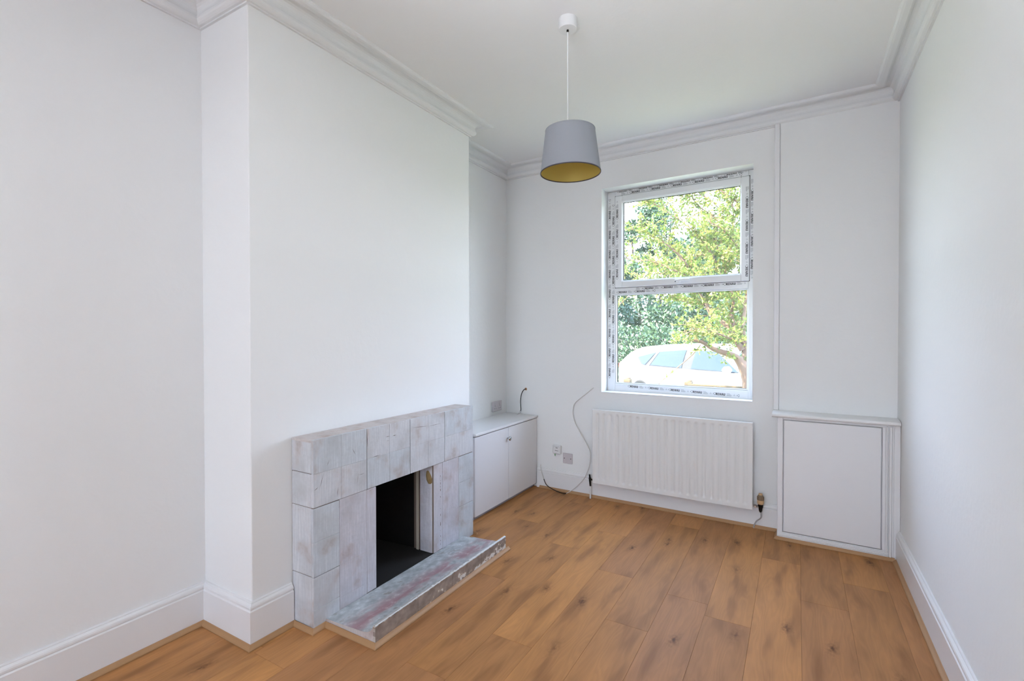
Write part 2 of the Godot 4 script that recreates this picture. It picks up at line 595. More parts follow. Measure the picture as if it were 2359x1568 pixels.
func plank(f: Node, x0: float, x1: float, z0: float, z1: float, zs: float, strip: int, flip: bool):
	var s := SurfaceTool.new()
	s.begin(Mesh.PRIMITIVE_TRIANGLES)
	s.set_smooth_group(-1)
	var g := 0.00025
	var b := 0.0006
	var xs := [x0 + g, x0 + g, x0 + g + b, x1 - g - b, x1 - g, x1 - g]
	var ys := [-0.012, -b, 0.0, 0.0, -b, -0.012]
	var zz := [z0 + g, z0 + g + b, z1 - g - b, z1 - g]
	var put := func(x: float, y: float, z: float):
		var u := clampf((z - zs) / 1.285, 0.0, 1.0)
		var v := clampf((x - x0) / 0.192, 0.01, 0.99)
		if flip:
			u = 1.0 - u
			v = 1.0 - v
		s.set_uv(Vector2(u, (strip + v) / 10.0))
		s.add_vertex(Vector3(x, y, z))
	for zi in 3:
		for i in 5:
			var q := []
			for c in [[i, zi], [i + 1, zi], [i + 1, zi + 1], [i, zi + 1]]:
				var y: float = ys[c[0]]
				if (c[1] == 0 or c[1] == 3) and y > -b - 1e-6: y = -b
				q.append(Vector3(xs[c[0]], y, zz[c[1]]))
			for id in [0, 1, 2, 0, 2, 3]: put.call(q[id].x, q[id].y, q[id].z)
	for e in [0, 3]:
		var a := [Vector3(xs[0], -0.012, zz[e]), Vector3(xs[5], -0.012, zz[e]), Vector3(xs[5], -b, zz[e]), Vector3(xs[0], -b, zz[e])]
		for id in [0, 1, 2, 0, 2, 3]: put.call(a[id].x, a[id].y, a[id].z)
	done(s, "plank", M.wood, f)

func skirting_profile(h: float, t := 0.02) -> Array:
	var g := h - 0.031
	return [Vector2(0, 0), Vector2(t, 0), Vector2(t, g - 0.004), Vector2(t - 0.004, g), Vector2(t - 0.005, g + 0.002), Vector2(t - 0.002, g + 0.005), Vector2(t - 0.002, g + 0.012), Vector2(t - 0.004, g + 0.018), Vector2(t - 0.009, g + 0.023), Vector2(t - 0.012, g + 0.025), Vector2(t - 0.0115, g + 0.027), Vector2(t - 0.013, h - 0.001), Vector2(0, h)]

func bead_profile() -> Array:
	return [Vector2(0, 0), Vector2(0.016, 0), Vector2(0.0165, 0.004), Vector2(0.014, 0.008), Vector2(0.0095, 0.012), Vector2(0.006, 0.0155), Vector2(0.003, 0.0195), Vector2(0.0, 0.02)]

func path(a: Array) -> Array:
	var r := []
	for p in a: r.append(Vector2(p[0], p[1]))
	return r

func build_trims():
	# plaster cornice round the whole room
	var prof := [Vector2(-0.01, -0.09), Vector2(0.010, -0.09), Vector2(0.0105, -0.084), Vector2(0.020, -0.083), Vector2(0.027, -0.079), Vector2(0.033, -0.073), Vector2(0.0365, -0.065), Vector2(0.036, -0.056), Vector2(0.0325, -0.048), Vector2(0.0305, -0.039), Vector2(0.031, -0.029), Vector2(0.035, -0.019), Vector2(0.041, -0.011), Vector2(0.05, -0.005), Vector2(0.064, -0.004), Vector2(0.071, -0.006), Vector2(0.078, -0.0115), Vector2(0.086, -0.0145), Vector2(0.108, -0.0145), Vector2(0.118, -0.012), Vector2(0.125, -0.006), Vector2(0.128, 0.004), Vector2(-0.01, 0.004)]
	var up := []
	for p in prof: up.append(Vector2(p.x, CH + p.y))
	var s := st()
	sweep(s, up, path([[LN, ZR], [LN, CN], [0, CN], [0, CF], [LF, CF], [LF, zb(LF)], [RW, 0], [RW, ZR]]), true)
	struct(done(s, "trim_1", M.cornice), "moulded white plaster cornice running round the ceiling")
	# skirting boards
	s = st()
	sweep(s, skirting_profile(0.184), path([[LN, ZR], [LN, CN], [0, CN], [0, 2.249]]))
	struct(done(s, "baseboard_left", M.gloss), "white moulded skirting stepping round the chimney breast")
	s = st()
	sweep(s, skirting_profile(0.17), path([[0.046, 0], [1.846, 0]]))
	var o := done(s, "baseboard_back", M.gloss)
	o.transform = TB
	struct(o, "white skirting under the radiator")
	s = st()
	sweep(s, skirting_profile(0.176), path([[RW, 0.146], [RW, ZR]]))
	struct(done(s, "baseboard_right", M.gloss), "white moulded skirting along the plain right wall")
	# oak beads on the floor
	s = st()
	sweep(s, bead_profile(), path([[LN + 0.02, ZR], [LN + 0.02, CN + 0.02], [0.02, CN + 0.02], [0.02, 2.248], [0.1487, 2.248], [0.1487, 2.184], [0.4535, 2.184], [0.4535, 1.112]]))
	struct(done(s, "trim_2", M.bead), "thin oak floor bead round the skirting, fireplace and hearth")
	s = st()
	sweep(s, bead_profile(), path([[0.46 - 0.385, 0.02], [1.8475, 0.02], [1.8475, 0.146], [RW - 0.02, 0.146]]))
	o = done(s, "trim_3", M.bead)
	o.transform = TB
	struct(o, "thin oak floor bead below the radiator and low cupboard")
	s = st()
	sweep(s, bead_profile(), path([[RW - 0.02, 0.162], [RW - 0.02, ZR]]))
	struct(done(s, "trim_4", M.bead), "thin oak floor bead along the plain right wall")
	# scraps of bead beyond the fireplace
	s = st()
	sweep(s, bead_profile(), path([[0.172, 1.038], [0.0, 1.038]]))
	struct(done(s, "trim_5", M.bead), "short oak bead end beyond the fireplace leg")
	# batten at the edge of the boxed panel
	s = st()
	box(s, Vector3(1.8175, 0.80, -0.01), Vector3(1.8475, CH - 0.08, 0.031), 0.003)
	o = done(s, "trim_6", M.satin)
	o.transform = TB
	struct(o, "white upright batten at the edge of the boxed panel")

# ------------------------------------------------------------------ window with printed protective film
func bars(s: SurfaceTool, u0: float, y0: float, u1: float, y1: float, wl: float, wb: float, wr: float, wt: float, d0: float, d1: float, bev := 0.003):
	# four mitred-looking bars round an opening
	box(s, Vector3(u0, y0, d0), Vector3(u0 + wl, y1, d1), bev)
	box(s, Vector3(u1 - wr, y0, d0), Vector3(u1, y1, d1), bev)
	box(s, Vector3(u0 + wl - 0.002, y0, d0), Vector3(u1 - wr + 0.002, y0 + wb, d1 - 0.0002), bev)
	box(s, Vector3(u0 + wl - 0.002, y1 - wt, d0), Vector3(u1 - wr + 0.002, y1, d1 - 0.0002), bev)

var text_cache := {}
func text_mesh(t: String, size: float, bold := true) -> ArrayMesh:
	var key := t + str(size)
	if not text_cache.has(key):
		var f := SystemFont.new()
		f.font_names = PackedStringArray(["Droid Sans"])
		f.font_weight = 700 if bold else 400
		var tm := TextMesh.new()
		tm.text = t
		tm.font = f
		tm.font_size = 64
		tm.pixel_size = size / 64.0
		tm.depth = 0.0
		tm.curve_step = 4.0
		var am := ArrayMesh.new()
		am.add_surface_from_arrays(Mesh.PRIMITIVE_TRIANGLES, tm.get_mesh_arrays())
		text_cache[key] = am
	return text_cache[key]

func film_strip(dark: SurfaceTool, ring: SurfaceTool, grey: SurfaceTool, origin: Vector3, dir: Vector3, up: Vector3, length: float, phase: float, size := 0.026, period := 0.158, clip := 1.0):
	# one line of print: ring of three arrows, the maker's name, three lines of small print, a triangle
	var n := dir.cross(up)
	var b := Basis(dir, up, n)
	var x := -phase
	while x < length:
		if x > 0.0 and x + 0.075 < length:
			var t := text_mesh("REHAU", size)
			var aabb := t.get_aabb()
			var k := 0.062 / aabb.size.x
			var bb := Basis(dir * k, up * k * 1.0 * clip, n)
			for dx in [-0.0004, 0.0004]:
				dark.append_from(t, 0, Transform3D(bb, origin + dir * (x + 0.042 + dx - aabb.get_center().x * k) - up * (aabb.get_center().y * k * clip) + n * dx * 0.05))
		if x - 0.006 > 0.0 and x + 0.01 < length:
			for a in 3:
				var a0 := TAU * a / 3.0 + 0.3
				for q in 4:
					var t0 := a0 + q * 0.34
					var t1 := t0 + 0.34
					var ri := 0.0062
					var ro := 0.0088
					var c := origin + dir * (x + 0.001)
					var P := func(an: float, r: float): return c + b * Vector3(cos(an) * r, sin(an) * r * minf(clip, 1.0), 0)
					quad(ring, P.call(t0, ri), P.call(t0, ro), P.call(t1, ro), P.call(t1, ri))
		if x + 0.081 > 0.0 and x + 0.12 < length:
			for r in 4:
				var y := (r - 1.5) * 0.0046 * clip
				var o := origin + dir * (x + 0.083) + up * y
				var ln: float = [0.03, 0.034, 0.026, 0.02][r]
				quad(grey, o, o + up * 0.0016, o + up * 0.0016 + dir * ln, o + dir * ln)
			var tc := origin + dir * (x + 0.133)
			for e in 3:
				var p0 := tc + b * Vector3(cos(TAU * e / 3.0 + PI / 2), sin(TAU * e / 3.0 + PI / 2), 0) * 0.0065 * clip
				var p1 := tc + b * Vector3(cos(TAU * (e + 1) / 3.0 + PI / 2), sin(TAU * (e + 1) / 3.0 + PI / 2), 0) * 0.0065 * clip
				quad(grey, p0, p1, tc.lerp(p1, 0.72), tc.lerp(p0, 0.72))
		x += period

func build_window():
	var base := Vector3(1.15, 0.836, -0.16)
	var w := Node3D.new()
	w.name = "window_1"
	w.transform = TB * Transform3D(Basis.IDENTITY, base)
	w.set_meta("base", base)
	add_child(w)
	struct(w, "new white plastic window still wearing printed protective film, garden beyond")
	var F := -0.125       # face of the outer frame
	var s := st()
	bars(s, 0.618, 0.837, 1.689, 2.4335, 0.066, 0.062, 0.041, 0.044, F - 0.07, F, 0.004)
	box(s, Vector3(0.682, 1.612, F - 0.07), Vector3(1.65, 1.672, F - 0.0002), 0.004)   # transom
	var fr := done(s, "frame", M.upvc, w)
	# lower light: glazing bead, gasket, pane
	s = st()
	bars(s, 0.683, 0.898, 1.651, 1.613, 0.011, 0.011, 0.011, 0.011, F - 0.03, F - 0.006, 0.004)
	done(s, "glazing_bead", M.upvc, w)
	s = st()
	bars(s, 0.691, 0.906, 1.643, 1.605, 0.006, 0.005, 0.005, 0.005, F - 0.031, F - 0.02, 0.0)
	done(s, "gasket", M.gasket, w)
	s = st()
	box(s, Vector3(0.688, 0.903, F - 0.036), Vector3(1.646, 1.608, F - 0.032))
	done(s, "pane", M.glass, w)
	# opening sash
	s = st()
	bars(s, 0.684, 1.664, 1.655, 2.392, 0.058, 0.05, 0.054, 0.05, F - 0.05, F + 0.012, 0.005)
	var sash := done(s, "sash", M.upvc, w)
	s = st()
	bars(s, 0.738, 1.711, 1.604, 2.345, 0.009, 0.009, 0.009, 0.009, F - 0.02, F + 0.004, 0.004)
	done(s, "glazing_bead", M.upvc, w)
	s = st()
	bars(s, 0.745, 1.718, 1.597, 2.338, 0.007, 0.004, 0.004, 0.005, F - 0.021, F - 0.01, 0.0)
	done(s, "gasket", M.gasket, w)
	s = st()
	box(s, Vector3(0.742, 1.715, F - 0.026), Vector3(1.6, 2.341, F - 0.022))
	done(s, "pane", M.glass, w)
	s = st()      # black seal between sash and frame
	bars(s, 0.681, 1.661, 1.658, 2.395, 0.004, 0.003, 0.004, 0.004, F - 0.04, F + 0.0015, 0.0)
	done(s, "seal", M.gasket, w)
	# handle on the bottom rail of the sash: round plate and lever
	s = st()
	lathe(s, [Vector2(0, 0.0), Vector2(0.022, 0.0), Vector2(0.022, 0.006), Vector2(0.019, 0.010), Vector2(0, 0.011)], Transform3D(Basis(Vector3.RIGHT, PI / 2), Vector3(1.172, 1.689, F + 0.012)), 28)
	var hd := done(s, "handle", M.upvc, w)
	s = st()
	tube(s, [Vector3(1.172, 1.689, F + 0.018), Vector3(1.173, 1.691, F + 0.036), Vector3(1.19, 1.693, F + 0.043), Vector3(1.225, 1.695, F + 0.043), Vector3(1.262, 1.694, F + 0.04)], 0.0085, 0.0075, 10)
	var lv := done(s, "lever", M.upvc, w)
	s = st()
	lathe(s, [Vector2(0, 0), Vector2(0.004, 0), Vector2(0.004, 0.002), Vector2(0, 0.002)], Transform3D(Basis(Vector3.RIGHT, PI / 2), Vector3(1.158, 1.686, F + 0.0225)), 12)
	done(s, "lock", M.gasket, w)
	# inside sill board
	s = st()
	box(s, Vector3(0.618, 0.8365, F - 0.002), Vector3(1.689, 0.8405, 0.0015), 0.0015)
	done(s, "sill", M.gloss, w)
	# print on the film
	var dark := st()
	var ring := st()
	var grey := st()
	var e := 0.0006
	var R := Vector3.RIGHT
	var U := Vector3.UP
	# head of the frame, two lines
	film_strip(dark, ring, grey, Vector3(0.70, 2.407, F + e), (R + U * 0.004).normalized(), U, 0.94, 0.05, 0.022, 0.158, 1.1)
	film_strip(dark, ring, grey, Vector3(0.66, 2.4245, F + e), R, U, 1.0, 0.11, 0.022, 0.158, 0.6)
	# left jamb, two columns reading upwards
	film_strip(dark, ring, grey, Vector3(0.667, 0.92, F + e), U, -R, 1.46, 0.02, 0.022, 0.158, 1.15)
	film_strip(dark, ring, grey, Vector3(0.637, 0.88, F + e), U, -R, 1.53, 0.09, 0.022, 0.158, 1.15)
	# right jamb, reading downwards
	film_strip(dark, ring, grey, Vector3(1.672, 2.39, F + e), -U, R, 0.74, 0.06, 0.022, 0.158, 1.15)
	# transom, two lines
	film_strip(dark, ring, grey, Vector3(0.80, 1.649, F + e), R, U, 0.85, 0.03, 0.022, 0.145, 1.05)
	film_strip(dark, ring, grey, Vector3(0.69, 1.628, F + e), R, U, 0.37, 0.13, 0.022, 0.145, 1.05)
	# bottom rail, the film running slightly downhill
	film_strip(dark, ring, grey, Vector3(0.76, 0.884, F + e), (R - U * 0.03).normalized(), U, 0.84, 0.12, 0.022, 0.158, 1.15)
	done(dark, "film_print", M.print, w, true)
	done(ring, "film_logo", M.print, w, true)
	done(grey, "film_small_print", M.fineprint, w, true)
	dark = st()
	ring = st()
	grey = st()
	film_strip(dark, ring, grey, Vector3(0.703, 1.68, F + 0.012 + e), U, -R, 0.69, 0.1, 0.022, 0.158, 1.1)
	film_strip(dark, ring, grey, Vector3(1.64, 2.37, F + 0.012 + e), -U, R, 0.68, 0.03, 0.022, 0.158, 1.1)
	done(dark, "film_print", M.print, w, true)
	done(ring, "film_logo", M.print, w, true)
	done(grey, "film_small_print", M.fineprint, w, true)

func build_unseen_window():
	plain_window("unseen_window_2", "unseen white casement window behind the camera, placed to light the room", W2, Transform3D(Basis.IDENTITY, Vector3(0, 0, ZR + 0.12)))  # out of view; size and place chosen to light the room from behind

func plain_window(called: String, label: String, o: Array, tr: Transform3D):
	var w := Node3D.new()
	w.name = called
	w.transform = tr
	add_child(w)
	struct(w, label)
	var s := st()
	bars(s, o[0], o[2], o[1], o[3], 0.06, 0.06, 0.06, 0.06, 0.0, 0.07, 0.004)
	var mid: float = (o[0] + o[1]) * 0.5
	box(s, Vector3(mid - 0.035, o[2], 0.0), Vector3(mid + 0.035, o[3], 0.0695), 0.004)
	done(s, "frame", M.upvc, w)
	for i in 2:
		s = st()
		var a: float = [o[0] + 0.055, mid + 0.03][i]
		var b: float = [mid - 0.03, o[1] - 0.055][i]
		box(s, Vector3(a, o[2] + 0.055, 0.033), Vector3(b, o[3] - 0.055, 0.037))
		done(s, "pane", M.glass, w)

# ------------------------------------------------------------------ fireplace
func build_fireplace():
	var X := 0.1486
	var Z0 := 1.04
	var Z1 := 2.246
	var H := 0.8345
	var t := thing("fireplace", "old tiled fireplace surround with worn white paint and a black open firebox", "fireplace", Vector3(0.07, 0, 1.64))
	var rng := RandomNumberGenerator.new()
	rng.seed = 5
	var OZ0 := 1.443
	var OZ1 := 1.877
	var OY := 0.535
	# mortar core just behind the tile faces
	var s := st()
	var k := 0.0045
	box(s, Vector3(0.001, 0, OZ1 + k), Vector3(X - k, H - k, Z1 - k))
	box(s, Vector3(0.001, 0, Z0 + k), Vector3(X - k, H - k, OZ0 - k))
	box(s, Vector3(0.001, OY + k, OZ0 - k), Vector3(X - k, H - k, OZ1 + k))
	done(s, "mortar_core", M.mortar, t)
	var tile := func(lo: Vector3, hi: Vector3, m: String, gap := 0.001, bev := 0.0025):
		var q := st()
		var j := Vector3(rng.randf_range(-1, 1), 0.3 * rng.randf_range(-1, 1), 0.3 * rng.randf_range(-1, 1)) * 0.0004
		box(q, lo + Vector3.ONE * gap + j, hi - Vector3.ONE * gap + j, bev)
		done(q, "tile", M[m], t)
	var th := 0.014
	# lintel: two courses of eight, a wider joint after every second tile
	var zc := [2.246, 2.093, 1.939, 1.786, 1.632, 1.481, 1.334, 1.19, 1.04]
	var yr := [0.5395, 0.686, 0.8345]
	for i in 8:
		for r in 2:
			var g0 := 0.0012 if i % 2 == 0 else 0.0003
			var lo := Vector3(X - th, yr[r], zc[i + 1] + (0.0018 if i % 2 == 1 else 0.0))
			var hi := Vector3(X, yr[r + 1], zc[i] - (0.0018 if i % 2 == 0 else 0.0))
			tile.call(lo, hi, ["tile", "tile_pale", "tile"][((i / 2) + r) % 3], 0.0002, 0.0009)
	# top, a course of flat tiles
	for i in 8:
		tile.call(Vector3(0.002, H - th, zc[i + 1]), Vector3(X - th + 0.0005, H, zc[i]), "tile_worn", 0.0006, 0.002)
	# near end
	for r in [[0.0, 0.236], [0.236, 0.5375], [0.5375, 0.686], [0.686, 0.8345]]:
		tile.call(Vector3(0.002, r[0], Z1 - th), Vector3(X - th + 0.0005, r[1], Z1), "tile", 0.0012, 0.0025)
	# far end
	for r in [[0.0, 0.236], [0.236, 0.5375], [0.5375, 0.8345]]:
		tile.call(Vector3(0.002, r[0], Z0), Vector3(X - th + 0.0005, r[1], Z0 + th), "tile", 0.0012, 0.0025)
	# outer columns of the legs
	var rows := [0.0, 0.094, 0.236, 0.388, 0.5375]
	for r in 4:
		var ga := 0.0022 if r == 1 or r == 3 else 0.0001
		tile.call(Vector3(X - th, rows[r], 2.1055), Vector3(X, rows[r + 1] - ga, Z1), "tile" if r < 2 else "tile_pale", 0.0003, 0.0012)
		tile.call(Vector3(X - th, [0.0, 0.105, 0.224, 0.374][r], Z0), Vector3(X, [0.105, 0.224, 0.374, 0.5375][r] - ga, 1.195), "tile_pale", 0.0003, 0.0012)
	# inner panels of the legs, rougher and set a little back
	var pr := [0.0, 0.085, 0.236, 0.388, 0.5375]
	for r in 4:
		tile.call(Vector3(X - th - 0.002, pr[r], 1.941), Vector3(X - 0.002, pr[r + 1], 2.104), "tile_lilac", 0.0001, 0.0006)
		tile.call(Vector3(X - th - 0.002, pr[r], 1.195), Vector3(X - 0.002, pr[r + 1], 1.352), "tile_lilac", 0.0001, 0.0006)
	# scored edging strips beside the opening
	tile.call(Vector3(0.03, 0.03, OZ1), Vector3(X - 0.001, OY + 0.002, 1.941), "tile_lilac", 0.0006, 0.003)
	tile.call(Vector3(0.05, 0.03, 1.352), Vector3(X - 0.003, OY + 0.002, 1.4045), "tile_lilac", 0.0002, 0.0008)
	s = st()
	# rounded inner edge of the far leg
	var pl := PackedVector2Array()
	pl.append(Vector2(0.052, 1.404)); 
	for i in 7:
		var a := PI / 2 * (1.0 - i / 6.0)
		pl.append(Vector2(X - 0.023 + 0.021 * cos(a), 1.422 + 0.021 * sin(a)))
	pl.append(Vector2(X - 0.002, 1.404))
	pl.insert(1, Vector2(0.052, 1.443))
	prism(s, pl, 0.03, OY + 0.002)
	done(s, "tile", M.tile_lilac, t)
	# notches scored in the edging
	s = st()
	for i in 22:
		var y := 0.06 + i * 0.021 + rng.randf_range(-0.007, 0.007)
		if rng.randf() < 0.3: continue
		box(s, Vector3(X - 0.006, y, 1.372 + rng.randf_range(-0.002, 0.002)), Vector3(X - 0.0024, y + rng.randf_range(0.002, 0.013), 1.3743))
	done(s, "scored_notches", M.mortar, t).set_meta("kind", "stuff")
	# scratches and rubbed dirt marks on the lintel: y, z, y, z
	s = st()
	for m in [[0.61, 2.215, 0.686, 2.188], [0.615, 2.24, 0.626, 2.219], [0.552, 2.119, 0.601, 2.112], [0.58, 2.002, 0.635, 1.993], [0.757, 2.029, 0.723, 2.011], [0.623, 1.993, 0.622, 1.955], [0.706, 2.174, 0.733, 2.16], [0.772, 1.815, 0.772, 1.786], [0.75, 1.81, 0.75, 1.788], [0.786, 1.62, 0.775, 1.478], [0.772, 1.493, 0.772, 1.357], [0.769, 1.766, 0.769, 1.738], [0.822, 1.938, 0.742, 1.936], [0.789, 1.634, 0.756, 1.634], [0.636, 1.635, 0.585, 1.638], [0.688, 1.908, 0.689, 1.848]]:
		var a := Vector3(X + 0.0004, m[0], m[1])
		var b := Vector3(X + 0.0004, m[2], m[3])
		var w := (b - a).cross(Vector3.RIGHT).normalized() * rng.randf_range(0.0007, 0.0016)
		quad(s, a, a.lerp(b, 0.5) + w, b, a.lerp(b, 0.5) - w)
	done(s, "scratches", mat(Color(0.36, 0.3, 0.27), 0.9), t).set_meta("kind", "stuff")
	# firebox: black lining with back, sides, lid and floor
	s = st()
	var fx := -0.36
	quad(s, Vector3(fx, 0.03, 1.47), Vector3(fx, 0.03, 1.83), Vector3(fx, 0.6, 1.83), Vector3(fx, 0.6, 1.47))
	quad(s, Vector3(fx, 0.03, 1.83), Vector3(0.03, 0.03, 1.895), Vector3(0.03, 0.6, 1.895), Vector3(fx, 0.6, 1.83))
	quad(s, Vector3(0.03, 0.03, 1.43), Vector3(fx, 0.03, 1.47), Vector3(fx, 0.6, 1.47), Vector3(0.03, 0.6, 1.43))
	quad(s, Vector3(fx, 0.595, 1.42), Vector3(fx, 0.595, 1.9), Vector3(0.02, 0.595, 1.9), Vector3(0.02, 0.595, 1.42))
	done(s, "firebox_lining", M.soot, t)
	s = st()
	box(s, Vector3(-0.37, 0.0, 1.415), Vector3(0.1445, 0.0325, 1.905), 0.002)
	done(s, "firebox_floor", M.sootfloor, t)
	# pale strip of board standing in the far side of the opening, and the dark slot behind it
	s = st()
	box(s, Vector3(0.028, 0.035, 1.447), Vector3(0.046, 0.50, 1.452), 0.001)
	done(s, "board_strip", M.oldboard, t)
	# lump of old filler on the edge and a broken brick hanging in the throat
	s = st()
	lathe(s, [Vector2(0, -0.042), Vector2(0.012, -0.036), Vector2(0.019, -0.012), Vector2(0.016, 0.016), Vector2(0.009, 0.034), Vector2(0, 0.038)], Transform3D(Basis(Vector3.BACK, 0.25), Vector3(0.118, 0.47, 1.441)), 9, true)
	done(s, "filler_lump", M.foam, t)
	s = st()
	var bt := Vector3(0.05, OY, 1.62)
	var bp := [bt + Vector3(0.03, 0.03, 0.05), bt + Vector3(0.03, 0.03, -0.045), bt + Vector3(-0.06, 0.03, -0.04), bt + Vector3(-0.05, 0.03, 0.05)]
	var tip := bt + Vector3(0.0, -0.035, -0.02)
	for i in 4: tri(s, bp[i], bp[(i + 1) % 4], tip)
	quad(s, bp[3], bp[2], bp[1], bp[0])
	done(s, "brick_fragment", M.brickbit, t)
	build_hearth()

func build_hearth():
	var t := thing("hearth", "low tiled hearth slab, grey paint worn to red, flaking front edge", "hearth", Vector3(0.3, 0, 1.66))
	var za := 2.183
	var zb_ := 1.142
	# top surface with a mortar fillet rising to the front edge
	var prof := [Vector2(0.1495, 0.031), Vector2(0.18, 0.032), Vector2(0.22, 0.034), Vector2(0.30, 0.039), Vector2(0.37, 0.043), Vector2(0.405, 0.049), Vector2(0.425, 0.060), Vector2(0.437, 0.074), Vector2(0.4405, 0.0865)]
	var s := SurfaceTool.new()
	s.begin(Mesh.PRIMITIVE_TRIANGLES)
	s.set_smooth_group(0)
	var nz := 40
	var rng := RandomNumberGenerator.new()
	rng.seed = 8
	var bump := FastNoiseLite.new()
	bump.seed = 4; bump.frequency = 9.0
	var far_edge := func(x: float) -> float: return zb_ + 0.006 * bump.get_noise_2d(x * 2.0, 3.0) + (0.01 if x < 0.2 else 0.0)
	for i in nz:
		for k in prof.size() - 1:
			var q := []
			for c in [[i, k], [i + 1, k], [i + 1, k + 1], [i, k + 1]]:
				var p: Vector2 = prof[c[1]]
				var f: float = c[0] / float(nz)
				var z: float = lerpf(za, far_edge.call(p.x), f)
				q.append([Vector3(p.x, p.y + 0.0012 * bump.get_noise_2d(p.x, z), z), Vector2(f, (p.x - 0.1495) / 0.295)])
			for id in [0, 2, 1, 0, 3, 2]:
				s.set_uv(q[id][1])
				s.add_vertex(q[id][0])
	done(s, "top_surface", M.hearth, t)
	# end faces and the body below
	s = st()
	for e in [0, 1]:
		for k in prof.size() - 1:
			var p: Vector2 = prof[k]
			var q: Vector2 = prof[k + 1]
			var zp: float = za if e == 0 else far_edge.call(p.x)
			var zq: float = za if e == 0 else far_edge.call(q.x)
			quad(s, Vector3(p.x, 0, zp), Vector3(q.x, 0, zq), Vector3(q.x, q.y, zq), Vector3(p.x, p.y, zp))
	box(s, Vector3(0.1495, 0, zb_ + 0.012), Vector3(0.44, 0.028, za - 0.002))
	done(s, "slab", M.tile_worn, t)
	# front edge tiles
	var zs := [2.183, 1.92, 1.66, 1.40, 1.139]
	for i in 4:
		s = SurfaceTool.new()
		s.begin(Mesh.PRIMITIVE_TRIANGLES)
		s.set_smooth_group(-1)
		var a: float = zs[i] - (0.0008 if i else 0.0)
		var b: float = zs[i + 1] + 0.0008
		var fr := func(v: Vector3):
			s.set_uv(Vector2((2.183 - v.z) / 1.044, 1.0 - v.y / 0.089))
			s.add_vertex(v)
		var pr := [Vector2(0.440, 0.0), Vector2(0.4405, 0.0865), Vector2(0.4425, 0.089), Vector2(0.450, 0.089), Vector2(0.453, 0.0865), Vector2(0.453, 0.0)]
		var steps := 6
		for n in steps:
			var z0 := lerpf(a, b, n / float(steps))
			var z1 := lerpf(a, b, (n + 1) / float(steps))
			for k in 5:
				var p: Vector2 = pr[k]
				var q: Vector2 = pr[k + 1]
				for v in [Vector3(p.x, p.y, z0), Vector3(q.x, q.y, z0), Vector3(q.x, q.y, z1), Vector3(p.x, p.y, z0), Vector3(q.x, q.y, z1), Vector3(p.x, p.y, z1)]: fr.call(v)
		for z in [a, b]:
			for v in [Vector3(0.44, 0, z), Vector3(0.453, 0, z), Vector3(0.453, 0.087, z), Vector3(0.44, 0, z), Vector3(0.453, 0.087, z), Vector3(0.4405, 0.0865, z)]: fr.call(v)
		done(s, "edge_tile", M.fascia, t)

# ------------------------------------------------------------------ cupboards
func build_left_cabinet():
	var t := thing("alcove_cabinet", "low white two-door cupboard with one chrome knob filling the alcove beside the fireplace", "cabinet", Vector3(-0.1, 0, 0.4))
	var zl := CF - 0.002
	var zr := -0.062
	var X := 0.04
	var s := st()
	box(s, Vector3(LF + 0.002, 0.028, zr), Vector3(X - 0.02, 0.582, zl), 0.001)
	done(s, "body", M.satin, t)
	s = st()
	box(s, Vector3(LF + 0.01, 0.0, zr), Vector3(0.012, 0.03, zl), 0.001)
	done(s, "plinth", mat(Color(0.66, 0.65, 0.68), 0.5), t)
	s = st()
	box(s, Vector3(LF + 0.0005, 0.588, zr - 0.004), Vector3(X + 0.008, 0.606, zl), 0.003)
	done(s, "worktop", M.gloss, t)
	s = st()
	box(s, Vector3(X - 0.018, 0.031, 0.4125), Vector3(X, 0.581, zl - 0.004), 0.0015)
	var d := done(s, "door", M.satin, t)
	s = st()
	lathe(s, [Vector2(0, 0), Vector2(0.0065, 0), Vector2(0.006, 0.014), Vector2(0.014, 0.016), Vector2(0.0165, 0.02), Vector2(0.0165, 0.026), Vector2(0.013, 0.03), Vector2(0.008, 0.0315), Vector2(0, 0.032)], Transform3D(Basis(Vector3.BACK, -PI / 2), Vector3(X, 0.500, 0.429)), 24)
	var kn := done(s, "knob", M.chrome, d)
	kn.position = Vector3.ZERO
	s = st()
	box(s, Vector3(X - 0.018, 0.031, zr + 0.004), Vector3(X, 0.581, 0.4095), 0.0015)
	done(s, "door", M.satin, t)

